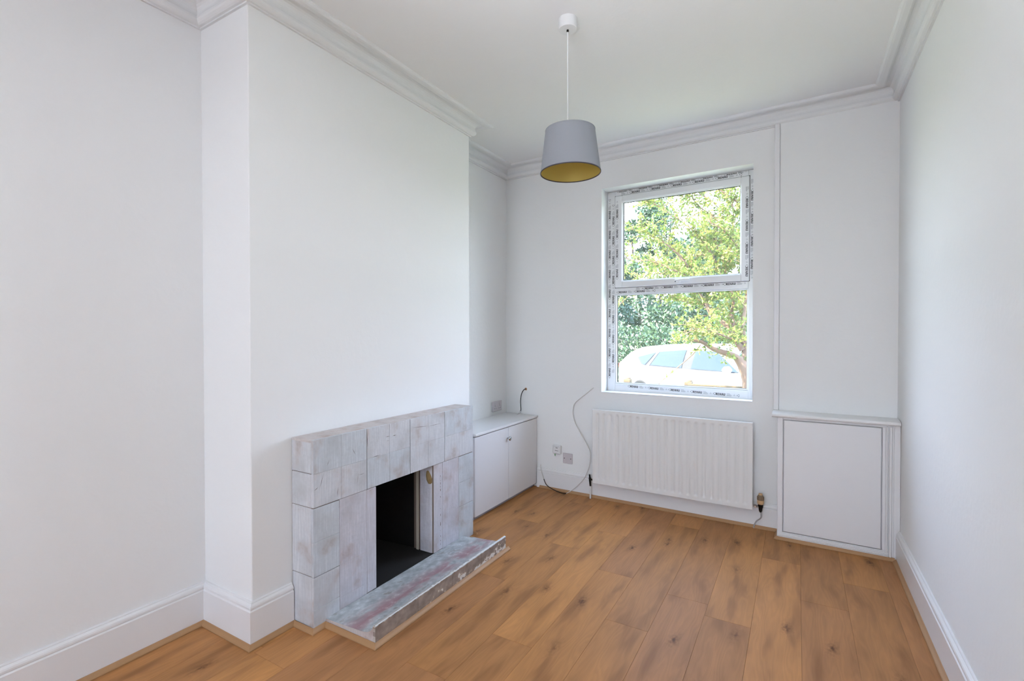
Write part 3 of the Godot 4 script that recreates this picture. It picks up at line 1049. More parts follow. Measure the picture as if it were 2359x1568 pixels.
func build_right_cupboard():
	var t := thing("low_cupboard", "low white painted cupboard with a flat flush door and moulded surround", "cupboard", Vector3(2.15, 0, 0.07), TB)
	var D := 0.145
	var R := 2.452
	var s := st()
	box(s, Vector3(1.85, 0.0, 0.001), Vector3(R, 0.77, D - 0.02), 0.0)
	done(s, "body", M.satin, t)
	# surround: stiles and rails, flush with the face
	s = st()
	box(s, Vector3(1.848, 0.0, D - 0.021), Vector3(1.879, 0.771, D), 0.003)
	box(s, Vector3(2.378, 0.05, D - 0.021), Vector3(2.395, 0.771, D - 0.003), 0.002)
	box(s, Vector3(2.433, 0.0, D - 0.021), Vector3(2.4605, 0.771, D - 0.001), 0.001)
	box(s, Vector3(1.878, 0.757, D - 0.021), Vector3(2.44, 0.771, D - 0.001), 0.002)
	box(s, Vector3(1.878, 0.0, D - 0.021), Vector3(2.44, 0.017, D), 0.002)
	done(s, "surround", M.satin, t)
	# mouldings at the hinge side and foot
	s = st()
	for b in [[2.395, 2.404, 0.004], [2.404, 2.411, -0.002], [2.411, 2.423, 0.006], [2.423, 2.433, 0.001]]:
		box(s, Vector3(b[0], 0.018, D - 0.02), Vector3(b[1], 0.765, D + b[2]), 0.003)
	done(s, "upright_moulding", M.gloss, t)
	s = st()
	for b in [[0.016, 0.026, 0.004], [0.026, 0.033, 0.009], [0.033, 0.043, 0.005], [0.043, 0.05, 0.001]]:
		box(s, Vector3(1.852, b[0], D - 0.02), Vector3(2.41, b[1], D + b[2]), 0.003)
	done(s, "foot_moulding", M.gloss, t)
	s = st()
	box(s, Vector3(1.884, 0.056, D - 0.016), Vector3(2.373, 0.754, D + 0.003), 0.002)
	var d := done(s, "door", M.satin, t)
	# chipped catch on the foot moulding
	s = st()
	box(s, Vector3(2.108, 0.027, D + 0.004), Vector3(2.122, 0.034, D + 0.013), 0.002)
	done(s, "catch", M.whiteplastic, t)
	# ledge on top with a rounded nose
	s = st()
	var pr := [Vector2(0.0, 0.771), Vector2(D + 0.012, 0.771), Vector2(D + 0.02, 0.774), Vector2(D + 0.024, 0.780), Vector2(D + 0.024, 0.787), Vector2(D + 0.02, 0.792), Vector2(D + 0.008, 0.796), Vector2(D - 0.03, 0.799), Vector2(0.0, 0.80)]
	sweep(s, pr, path([[1.818, 0.001], [2.459, 0.001]]))
	done(s, "ledge", M.gloss, t)

# ------------------------------------------------------------------ radiator
func build_radiator():
	var t := thing("radiator", "white ribbed panel radiator on the wall under the window", "radiator", Vector3(1.14, 0.135, 0.06), TB)
	var u0 := 0.5765
	var u1 := 1.7035
	var y0 := 0.1345
	var y1 := 0.711
	var df := 0.09
	# pressed front panel: 21 shallow upright channels with dished ends, rounded rim
	var s := SurfaceTool.new()
	s.begin(Mesh.PRIMITIVE_TRIANGLES)
	s.set_smooth_group(0)
	var us := PackedFloat32Array()
	var n := 21
	var pitch := 1.037 / 20.0
	us.append(u0 + 0.004)
	us.append(u0 + 0.014)
	for i in n:
		var c := 0.6215 + i * pitch
		for k in [-0.019, -0.0135, -0.008, -0.003, 0.003, 0.008, 0.0135, 0.019]: us.append(c + k)
	us.append(u1 - 0.014)
	us.append(u1 - 0.004)
	var ys := PackedFloat32Array([y0 + 0.004, y0 + 0.012, 0.155, 0.162, 0.168, 0.174, 0.18, 0.188, 0.198, 0.30, 0.42, 0.54, 0.648, 0.658, 0.666, 0.672, 0.678, 0.684, 0.691, y1 - 0.012, y1 - 0.004])
	var hf := func(u: float, y: float) -> float:
		var i := roundf((u - 0.6215) / pitch)
		var c := 0.6215 + clampf(i, 0, 20) * pitch
		var q := clampf(1.0 - absf(u - c) / 0.0175, 0, 1)
		q = q * q * (3.0 - 2.0 * q)
		var e := clampf(minf(y - 0.16, 0.688 - y) / 0.02, 0, 1)
		e = e * e * (3.0 - 2.0 * e)
		return df - 0.010 * q * e
	for i in us.size() - 1:
		for j in ys.size() - 1:
			var a := Vector3(us[i], ys[j], hf.call(us[i], ys[j]))
			var b := Vector3(us[i + 1], ys[j], hf.call(us[i + 1], ys[j]))
			var c := Vector3(us[i + 1], ys[j + 1], hf.call(us[i + 1], ys[j + 1]))
			var d := Vector3(us[i], ys[j + 1], hf.call(us[i], ys[j + 1]))
			quad(s, a, d, c, b)
	# rolled rim
	s.set_smooth_group(-1)
	var lo0 := Vector3(u0 + 0.004, y0 + 0.004, df)
	var hi0 := Vector3(u1 - 0.004, y1 - 0.004, df)
	var levels := [[0.004, df], [0.0012, df - 0.0015], [0.0, df - 0.005], [0.0, df - 0.016], [0.004, df - 0.018]]
	for l in 4:
		var a: float = levels[l][0]
		var b: float = levels[l + 1][0]
		var za: float = levels[l][1]
		var zz: float = levels[l + 1][1]
		var A := [Vector3(u0 + a, y0 + a, za), Vector3(u1 - a, y0 + a, za), Vector3(u1 - a, y1 - a, za), Vector3(u0 + a, y1 - a, za)]
		var B := [Vector3(u0 + b, y0 + b, zz), Vector3(u1 - b, y0 + b, zz), Vector3(u1 - b, y1 - b, zz), Vector3(u0 + b, y1 - b, zz)]
		for k in 4: quad(s, A[k], B[k], B[(k + 1) % 4], A[(k + 1) % 4])
	quad(s, Vector3(u0 + 0.004, y0 + 0.004, df - 0.018), Vector3(u0 + 0.004, y1 - 0.004, df - 0.018), Vector3(u1 - 0.004, y1 - 0.004, df - 0.018), Vector3(u1 - 0.004, y0 + 0.004, df - 0.018))
	done(s, "panel", M.rad, t)
	# convector fins behind
	s = st()
	var fold := true
	for i in 54:
		var a := u0 + 0.03 + i * 0.0198
		box(s, Vector3(a, y0 + 0.06, 0.035), Vector3(a + 0.0008, y1 - 0.05, df - 0.018))
		box(s, Vector3(a, y0 + 0.06, (0.035 if fold else df - 0.02)), Vector3(a + 0.0198, y1 - 0.05, (0.0358 if fold else df - 0.0192)))
		fold = not fold
	done(s, "convector", M.rad, t).set_meta("kind", "stuff")
	for u in [0.78, 1.5]:
		s = st()
		box(s, Vector3(u - 0.02, y0 + 0.05, 0.001), Vector3(u + 0.02, y1 - 0.06, 0.006), 0.001)
		box(s, Vector3(u - 0.004, y0 + 0.05, 0.005), Vector3(u + 0.004, y1 - 0.06, 0.036), 0.001)
		done(s, "bracket", M.rad, t)
	# thermostatic valve: dark brass body, cream collar, ribbed head, plated tail
	var vx := Vector3(1.748, 0, 0.065)
	s = st()
	lathe(s, [Vector2(0, 0.122), Vector2(0.006, 0.124), Vector2(0.010, 0.134), Vector2(0.012, 0.150), Vector2(0.015, 0.158), Vector2(0.016, 0.178), Vector2(0, 0.178)], Transform3D(Basis.IDENTITY, vx), 20)
	var vv := done(s, "thermostatic_valve", M.darkmetal, t)
	s = st()
	lathe(s, [Vector2(0, 0.176), Vector2(0.0155, 0.176), Vector2(0.0205, 0.184), Vector2(0.0205, 0.204), Vector2(0, 0.204)], Transform3D(Basis.IDENTITY, vx), 24)
	var cl := done(s, "collar", M.valvecream, vv)
	cl.position = Vector3.ZERO
	s = st()
	lathe(s, [Vector2(0, 0.203), Vector2(0.0185, 0.203), Vector2(0.0195, 0.21), Vector2(0.0165, 0.232), Vector2(0.0135, 0.238), Vector2(0.0, 0.24)], Transform3D(Basis.IDENTITY, vx), 24)
	for k in 14:
		var a := TAU * k / 14
		var d := Vector3(cos(a), 0, sin(a))
		var bs := Basis(d, Vector3.UP, d.cross(Vector3.UP))
		box(s, Vector3(0.0165, 0.205, -0.0016), Vector3(0.0212, 0.228, 0.0016), 0.0008, Transform3D(bs, vx))
	var hd := done(s, "head", mat(Color(0.5, 0.42, 0.33), 0.5), vv)
	hd.position = Vector3.ZERO
	s = st()
	lathe(s, [Vector2(0, 0.238), Vector2(0.0125, 0.238), Vector2(0.0115, 0.247), Vector2(0.0, 0.248)], Transform3D(Basis.IDENTITY, vx), 20)
	var cp := done(s, "cap", M.valvecream, vv)
	cp.position = Vector3.ZERO
	s = st()
	lathe(s, [Vector2(0.006, 0), Vector2(0.0105, 0.002), Vector2(0.0105, 0.014), Vector2(0.007, 0.016), Vector2(0.007, 0.02), Vector2(0.0115, 0.022), Vector2(0.0115, 0.034), Vector2(0.007, 0.036), Vector2(0.007, 0.05)], Transform3D(Basis(Vector3.BACK, PI / 2), Vector3(1.746, 0.158, 0.065)), 6, true)
	done(s, "valve_tail", M.chrome, t)
	s = st()
	tube(s, [Vector3(1.75, 0.125, 0.065), Vector3(1.752, 0.095, 0.06), Vector3(1.745, 0.075, 0.045), Vector3(1.722, 0.05, 0.034), Vector3(1.708, 0.018, 0.033), Vector3(1.706, 0.0, 0.033)], 0.0042, 0.0042, 10)
	done(s, "pipe", mat(Color(0.7, 0.69, 0.69), 0.5), t)
	# lockshield valve and painted pipe on the other end
	s = st()
	lathe(s, [Vector2(0, 0.098), Vector2(0.007, 0.1), Vector2(0.0085, 0.135), Vector2(0.0095, 0.16), Vector2(0.007, 0.172), Vector2(0.006, 0.19), Vector2(0, 0.193)], Transform3D(Basis(Vector3.BACK, 0.08), Vector3(0.558, 0, 0.06)), 16)
	tube(s, [Vector3(0.548, 0.152, 0.06), Vector3(0.58, 0.152, 0.065)], 0.0075, 0.0075, 10, false)
	done(s, "lockshield_valve", M.darkmetal, t)
	s = st()
	tube(s, [Vector3(0.55, 0.102, 0.06), Vector3(0.549, 0.05, 0.058), Vector3(0.548, 0.0, 0.056)], 0.0065, 0.0065, 10)
	done(s, "pipe", M.gloss, t)

# ------------------------------------------------------------------ pendant lamp (off)
func build_pendant():
	var c := Vector3(1.034, CH, 1.548)
	var t := thing("pendant_lamp", "hanging lamp with tapered grey fabric shade, gold inside, on a white cord", "lamp", c)
	var s := st()
	lathe(s, [Vector2(0, 0.001), Vector2(0.0425, 0.001), Vector2(0.0425, -0.046), Vector2(0.0405, -0.0485), Vector2(0, -0.0485)], Transform3D(Basis.IDENTITY, c), 40)
	done(s, "ceiling_rose", M.whiteplastic, t)
	s = st()
	lathe(s, [Vector2(0, -0.0485), Vector2(0.0055, -0.0485), Vector2(0.0055, -0.056), Vector2(0.003, -0.058), Vector2(0, -0.058)], Transform3D(Basis.IDENTITY, c), 12)
	done(s, "cord_grip", M.darkmetal, t)
	s = st()
	tube(s, [c + Vector3(0, -0.05, 0), c + Vector3(0.0, -0.3, 0), c + Vector3(0.001, -0.50, 0), c + Vector3(0.002, -0.56, 0)], 0.0026, 0.0026, 10)
	done(s, "cord", M.whiteplastic, t)
	s = st()
	lathe(s, [Vector2(0, -0.47), Vector2(0.0045, -0.471), Vector2(0.005, -0.52), Vector2(0.014, -0.535), Vector2(0.0165, -0.60), Vector2(0.013, -0.612), Vector2(0, -0.612)], Transform3D(Basis.IDENTITY, c), 20)
	done(s, "lamp_holder", mat(Color(0.93, 0.88, 0.84), 0.5), t)
	# shade, tilted a touch on its ring
	var top := -0.512
	var bot := -0.703
	var xf := Transform3D(Basis(Vector3(0.85, 0, -0.5).normalized(), 0.0) * Basis(Vector3.BACK, 0.012), c + Vector3(0.006, 0, 0))
	var rt := 0.1135
	var rb := 0.1375
	s = st()
	lathe(s, [Vector2(rt, top), Vector2(rb, bot)], xf, 72)
	var sh := done(s, "shade", M.shade, t)
	s = st()
	lathe(s, [Vector2(rt - 0.0015, top), Vector2(rb - 0.0015, bot)], xf, 72)
	var ln := done(s, "lining", M.gold, sh)
	ln.position = Vector3.ZERO
	s = st()
	for e in [[rt, top, M.shade], [rb, bot, M.shadeedge]]:
		var r: float = e[0]
		var y: float = e[1]
		s = st()
		lathe(s, [Vector2(r - 0.002, y - 0.002), Vector2(r + 0.0008, y - 0.002), Vector2(r + 0.0008, y + 0.0022), Vector2(r - 0.002, y + 0.0022), Vector2(r - 0.002, y - 0.002)], xf, 72)
		var rm := done(s, "rim", e[2], sh)
		rm.position = Vector3.ZERO
	# spider ring and arms that carry the shade
	s = st()
	for k in 3:
		var a := TAU * k / 3 + 0.4
		tube(s, [xf * Vector3(cos(a) * 0.018, top - 0.035, sin(a) * 0.018), xf * Vector3(cos(a) * (rt - 0.002), top - 0.004, sin(a) * (rt - 0.002))], 0.0015, 0.0015, 6, false)
	done(s, "shade_carrier", M.whiteplastic, t)

# ------------------------------------------------------------------ sockets and plates
func build_wall_fittings():
	# twin socket on the alcove wall above the cabinet
	var b := Vector3(LF, 0.684, 0.108)
	var t := thing("double_socket", "double power socket on the wall above the alcove cabinet", "socket", b)
	var s := st()
	box(s, b + Vector3(0.0, -0.039, -0.068), b + Vector3(0.012, 0.039, 0.068), 0.001)
	done(s, "back_box", M.whiteplastic, t)
	s = st()
	box(s, b + Vector3(0.011, -0.043, -0.0735), b + Vector3(0.02, 0.043, 0.0735), 0.003)
	done(s, "face_plate", M.plate, t)
	for k in [-1, 1]:
		s = st()
		var c := b + Vector3(0.02, -0.008, 0.036 * k)
		box(s, c + Vector3(-0.002, 0.009, -0.002), c + Vector3(0.0004, 0.017, 0.002))
		box(s, c + Vector3(-0.002, -0.012, 0.008), c + Vector3(0.0004, -0.008, 0.015))
		box(s, c + Vector3(-0.002, -0.012, -0.015), c + Vector3(0.0004, -0.008, -0.008))
		done(s, "pin_holes", M.hole, t)
		s = st()
		box(s, c + Vector3(-0.002, 0.021, -0.006), c + Vector3(0.0025, 0.037, 0.006), 0.001)
		done(s, "switch", M.plate, t)
	# rounded white data box with a green lead
	b = Vector3(0.2335, 0.339, 0.0)
	var xf := TB
	t = thing("data_outlet", "small rounded white outlet box with slots and a green lead end", "outlet", b, xf)
	s = st()
	var rot := Transform3D(Basis(Vector3.BACK, -0.06), b)
	box(s, Vector3(-0.0375, -0.0375, 0.0), Vector3(0.0375, 0.0375, 0.024), 0.007, rot)
	done(s, "case", M.whiteplastic, t)
	s = st()
	box(s, Vector3(-0.009, 0.014, 0.02), Vector3(0.009, 0.0175, 0.0245), 0.0, rot)
	box(s, Vector3(-0.014, -0.009, 0.02), Vector3(0.017, -0.006, 0.0245), 0.0, rot)
	for k in 4: box(s, Vector3(-0.02 + k * 0.012, 0.027, 0.02), Vector3(-0.016 + k * 0.012, 0.029, 0.0243), 0.0, rot)
	done(s, "slots", M.hole, t)
	s = st()
	tube(s, [b + Vector3(-0.018, -0.034, 0.012), b + Vector3(-0.0185, -0.045, 0.013), b + Vector3(-0.0175, -0.056, 0.012)], 0.0045, 0.0025, 8)
	done(s, "lead", M.green, t)
	# blank plate
	b = Vector3(0.3275, 0.275, 0.0)
	t = thing("blanking_plate", "square grey blank plate with two screws below the small outlet box", "outlet", b, xf)
	s = st()
	box(s, b + Vector3(-0.0425, -0.0425, 0.0), b + Vector3(0.0425, 0.0425, 0.009), 0.003)
	done(s, "face_plate", M.plate, t)
	for k in [-1, 1]:
		s = st()
		lathe(s, [Vector2(0, 0), Vector2(0.0038, 0), Vector2(0.0038, 0.0012), Vector2(0, 0.0012)], Transform3D(Basis(Vector3.RIGHT, PI / 2), b + Vector3(0.029 * k, 0, 0.0085)), 12)
		done(s, "screw", M.darkmetal, t)

func build_cables():
	# black aerial lead out of a hole, its end resting on the cabinet
	var t := thing("aerial_cable", "short black aerial cable hanging from a wall hole onto the alcove cabinet", "cable", Vector3(-0.1, 0.61, 0.03), TB)
	var s := st()
	tube(s, [Vector3(-0.072, 0.823, 0.002), Vector3(-0.075, 0.822, 0.008), Vector3(-0.085, 0.812, 0.022), Vector3(-0.099, 0.78, 0.030), Vector3(-0.106, 0.73, 0.034), Vector3(-0.103, 0.685, 0.038), Vector3(-0.097, 0.65, 0.044), Vector3(-0.098, 0.634, 0.05)], 0.0036, 0.0036, 10)
	done(s, "sheath", M.black, t)
	s = st()
	tube(s, [Vector3(-0.098, 0.636, 0.05), Vector3(-0.104, 0.622, 0.058), Vector3(-0.112, 0.6145, 0.066)], 0.0062, 0.0062, 10, false)
	tube(s, [Vector3(-0.110, 0.6155, 0.065), Vector3(-0.120, 0.6105, 0.072)], 0.0035, 0.003, 8, false)
	done(s, "plug", M.chrome, t)
	s = st()
	lathe(s, [Vector2(0, 0.0), Vector2(0.012, 0.0), Vector2(0.009, 0.0018), Vector2(0.0, 0.002)], Transform3D(Basis(Vector3.RIGHT, PI / 2), Vector3(-0.073, 0.822, 0.0)), 11)
	done(s, "hole_edge", M.orange_hole, t)
	# thin loose cable looping from beside the window to the floor and into the corner
	t = thing("loose_cable", "thin white loose cable looping down the wall beside the radiator to the floor", "cable", Vector3(0.35, 0, 0.04), TB)
	s = st()
	tube(s, [Vector3(0.552, 0.868, 0.0045), Vector3(0.543, 0.86, 0.01), Vector3(0.50, 0.822, 0.018), Vector3(0.44, 0.775, 0.02), Vector3(0.397, 0.734, 0.02), Vector3(0.383, 0.69, 0.02), Vector3(0.382, 0.645, 0.02), Vector3(0.40, 0.58, 0.02), Vector3(0.44, 0.512, 0.02), Vector3(0.495, 0.43, 0.022), Vector3(0.533, 0.363, 0.026), Vector3(0.537, 0.29, 0.034), Vector3(0.523, 0.218, 0.042), Vector3(0.49, 0.145, 0.05), Vector3(0.44, 0.085, 0.056), Vector3(0.385, 0.035, 0.062), Vector3(0.342, 0.006, 0.065)], 0.0030, 0.0030, 8)
	done(s, "pale_sheath", M.cablewhite, t)
	s = st()
	tube(s, [Vector3(0.342, 0.006, 0.065), Vector3(0.30, 0.004, 0.066), Vector3(0.24, 0.012, 0.06), Vector3(0.18, 0.026, 0.048), Vector3(0.144, 0.044, 0.04), Vector3(0.118, 0.08, 0.03)], 0.0032, 0.0032, 8)
	done(s, "dark_sheath", M.black, t)
	s = st()
	tube(s, [Vector3(0.118, 0.08, 0.03), Vector3(0.102, 0.115, 0.025), Vector3(0.09, 0.15, 0.024), Vector3(0.083, 0.178, 0.02), Vector3(0.076, 0.19, 0.006)], 0.003, 0.003, 8)
	done(s, "pale_sheath", M.cablewhite, t)

# ------------------------------------------------------------------ garden
func leaf_mesh(pts: PackedVector3Array, dirs: PackedVector3Array, len0: float, len1: float, wide: float, cols: Array, rng: RandomNumberGenerator, fold := 0.25) -> ArrayMesh:
	var vs := PackedVector3Array()
	var ns := PackedVector3Array()
	var cs := PackedColorArray()
	var ix := PackedInt32Array()
	for i in pts.size():
		var d := dirs[i]
		var side := d.cross(Vector3(rng.randf_range(-1, 1), rng.randf_range(-1, 1), rng.randf_range(-1, 1))).normalized()
		var nn := side.cross(d).normalized()
		var l := rng.randf_range(len0, len1)
		var w := l * wide
		var p := pts[i]
		var c: Color = cols[rng.randi() % cols.size()]
		c = c * rng.randf_range(0.8, 1.2)
		c.a = 1.0
		var b := vs.size()
		var mid := p + d * l * 0.45
		for v in [p, mid + side * w * 0.5 + nn * w * fold, p + d * l, mid - side * w * 0.5 + nn * w * fold]:
			vs.append(v)
			cs.append(c)
			ns.append(-nn)
		for k in [0, 1, 2, 0, 2, 3]: ix.append(b + k)
	var arr := []
	arr.resize(Mesh.ARRAY_MAX)
	arr[Mesh.ARRAY_VERTEX] = vs
	arr[Mesh.ARRAY_NORMAL] = ns
	arr[Mesh.ARRAY_COLOR] = cs
	arr[Mesh.ARRAY_INDEX] = ix
	var m := ArrayMesh.new()
	m.add_surface_from_arrays(Mesh.PRIMITIVE_TRIANGLES, arr)
	return m

func leaf_mat(through: float) -> StandardMaterial3D:
	var m := mat(Color.WHITE, 0.5)
	m.vertex_color_use_as_albedo = true
	m.cull_mode = BaseMaterial3D.CULL_DISABLED
	m.backlight_enabled = true
	m.backlight = Color(through, through, through)
	return m

func put_mesh(m: Mesh, called: String, mt: Material, parent: Node3D) -> MeshInstance3D:
	var o := MeshInstance3D.new()
	o.name = called
	o.mesh = m
	o.material_override = mt
	parent.add_child(o, true)
	if parent.has_meta("base"): o.position = -parent.get_meta("base")
	return o

func rdir(rng: RandomNumberGenerator) -> Vector3:
	return Vector3(rng.randfn(), rng.randfn(), rng.randfn()).normalized()

func build_garden():
	var s := st()
	box(s, Vector3(-60, GY - 0.5, -70), Vector3(60, GY, -0.4))
	struct(done(s, "ground_garden", mat(Color(0.48, 0.5, 0.36), 0.95)), "grass and drive outside the window")
	s = st()
	box(s, Vector3(-60, GY - 0.5, ZR + 0.32), Vector3(60, GY, 60))
	struct(done(s, "unseen_ground_street", mat(Color(0.72, 0.71, 0.7), 0.95)), "unseen pale ground behind the camera, toned to bounce light onto the ceiling")  # out of view; pale tone chosen to throw light up to the ceiling
	# added canopy outside the far window, out of view, blocking sun from the room
	s = st()
	box(s, Vector3(-2.4, CH + 0.02, ZR + 0.3), Vector3(3.4, CH + 0.14, ZR + 2.1), 0.01)
	for x in [-2.2, 0.4, 3.2]: box(s, Vector3(x - 0.05, GY, ZR + 1.95), Vector3(x + 0.05, CH + 0.03, ZR + 2.05), 0.005)
	struct(done(s, "added_sun_canopy", M.gloss), "added white canopy on slim posts, out of view, shading the rear window from the sun")
	near_tree()
	# low timber fence between garden and drive
	var t := thing("garden_fence", "low weathered timber post and rail fence in front of the white car", "fence", Vector3(0.5, GY, -3.85))
	var wood := mat(Color(0.33, 0.28, 0.2), 0.85)
	for x in [-1.25, -0.334, 0.577, 1.5, 2.4]:
		s = st()
		box(s, Vector3(x - 0.055, GY, -3.91), Vector3(x + 0.055, 0.6, -3.8), 0.006)
		lathe(s, [Vector2(0.055, 0.595), Vector2(0.046, 0.622), Vector2(0.02, 0.634), Vector2(0, 0.636)], Transform3D(Basis(Vector3.UP, PI / 4), Vector3(x, 0, -3.855)), 12)
		done(s, "post", wood, t)
	for a in [[0.577, 2.4, 0.53, 0.578], [-0.334, 0.577, 0.50, 0.548], [-1.25, -0.334, 0.50, 0.545], [-1.25, 2.4, 0.0, 0.09]]:
		s = st()
		box(s, Vector3(a[0], a[2], -3.80), Vector3(a[1], a[3], -3.765), 0.004)
		done(s, "rail", wood, t)
	# tall trees beyond the drive
	var kinds := [
		["dark blue-green conifer standing beyond the drive", Vector3(-5.7, GY, -15.8), 9.6, 1.8, 0],
		["broad mid green tree with several dark trunks behind the car roof", Vector3(-0.8, GY, -15.6), 5.4, 2.0, 1],
		["tall deep green conifer behind the crooked garden tree", Vector3(4.0, GY, -16.2), 8.2, 2.0, 0],
		["rounded grey-green tree rising behind the white car and the nearer trees", Vector3(-4.6, GY, -21.6), 8.8, 2.4, 1],
		["second rounded grey-green tree, tallest crown behind the garden tree", Vector3(0.6, GY, -21.9), 10.0, 2.5, 1]]
	for i in kinds.size(): far_tree(kinds[i][0], kinds[i][1], kinds[i][2], kinds[i][3], kinds[i][4], 100 + i)
	# hedge closing the view below the trees
	var rng := RandomNumberGenerator.new()
	rng.seed = 200
	t = thing("hedge", "long dark green hedge under the trees behind the white car", "hedge", Vector3(-2.6, GY, -12.4))
	var pts := PackedVector3Array()
	var dirs := PackedVector3Array()
	for i in 26000:
		var x := rng.randf_range(-9.0, 3.6)
		var a := rng.randf_range(-0.1, PI + 0.1)
		var h := 1.75 + 0.25 * sin(x * 1.3) + 0.15 * sin(x * 3.1 + 1.0)
		var k := 0.82 + 0.26 * rng.randf()
		pts.append(Vector3(x, GY + 0.1 + maxf(0.0, pow(absf(sin(a)), 0.5)) * h * k * (1.0 if rng.randf() < 0.45 else rng.randf()), -12.4 + cos(a) * 0.75 * k))
		dirs.append((Vector3(0, sin(a), cos(a)) + rdir(rng)).normalized())
	put_mesh(leaf_mesh(pts, dirs, 0.08, 0.16, 0.6, [Color(0.052, 0.1, 0.05), Color(0.06, 0.11, 0.06), Color(0.072, 0.124, 0.056)], rng), "foliage", leaf_mat(0.35), t).set_meta("kind", "stuff")
	for i in 9:
		s = st()
		tube(s, [Vector3(-8.6 + i * 1.45, GY, -12.4), Vector3(-8.5 + i * 1.45, GY + 1.2, -12.35)], 0.05, 0.02, 7, false)
		done(s, "stem", mat(Color(0.3, 0.24, 0.18), 0.9), t)

func far_tree(label: String, at: Vector3, h: float, r: float, kind: int, sd: int):
	var rng := RandomNumberGenerator.new()
	rng.seed = sd
	var t := thing("background_tree", label, "tree", at, Transform3D.IDENTITY, "trees beyond the drive")
	var s := st()
	var n := 1 if kind == 0 else 3
	for k in n:
		var dx := 0.0 if n == 1 else (k - 1) * 0.35
		tube(s, [at + Vector3(dx * 0.4, 0, 0), at + Vector3(dx, h * 0.25, 0.1 * k), at + Vector3(dx * 2.2, h * 0.55, 0), at + Vector3(dx * 3.0, h * 0.85, 0)], 0.16, 0.03, 9)
	done(s, "trunk", mat(Color(0.26, 0.24, 0.22), 0.9), t)
	var pts := PackedVector3Array()
	var dirs := PackedVector3Array()
	var clumps := []
	for i in 46:
		var f := rng.randf_range(0.16, 1.0)
		var rr := r * (1.0 - f * 0.85 if kind == 0 else sin(PI * clampf(f * 0.86 + 0.1, 0, 1)) * 1.0)
		var a := rng.randf() * TAU
		var q := sqrt(rng.randf())
		clumps.append([at + Vector3(cos(a) * rr * q, f * h, sin(a) * rr * q), rng.randf_range(0.4, 0.75)])
	for i in 22000:
		var c: Array = clumps[rng.randi() % clumps.size()]
		var d := rdir(rng)
		pts.append(c[0] + d * c[1] * pow(rng.randf(), 0.4) * Vector3(1.0, 0.75, 1.0))
		dirs.append((d + Vector3(0, -0.35, 0) + rdir(rng) * 0.8).normalized())
	var cols := [Color(0.042, 0.088, 0.055), Color(0.05, 0.1, 0.062), Color(0.058, 0.112, 0.066)] if kind == 0 else [Color(0.056, 0.108, 0.056), Color(0.068, 0.124, 0.06), Color(0.05, 0.096, 0.054)]   # linear leaf reflectances
	put_mesh(leaf_mesh(pts, dirs, 0.11, 0.21, 0.6, cols, rng), "foliage", leaf_mat(0.4), t).set_meta("kind", "stuff")

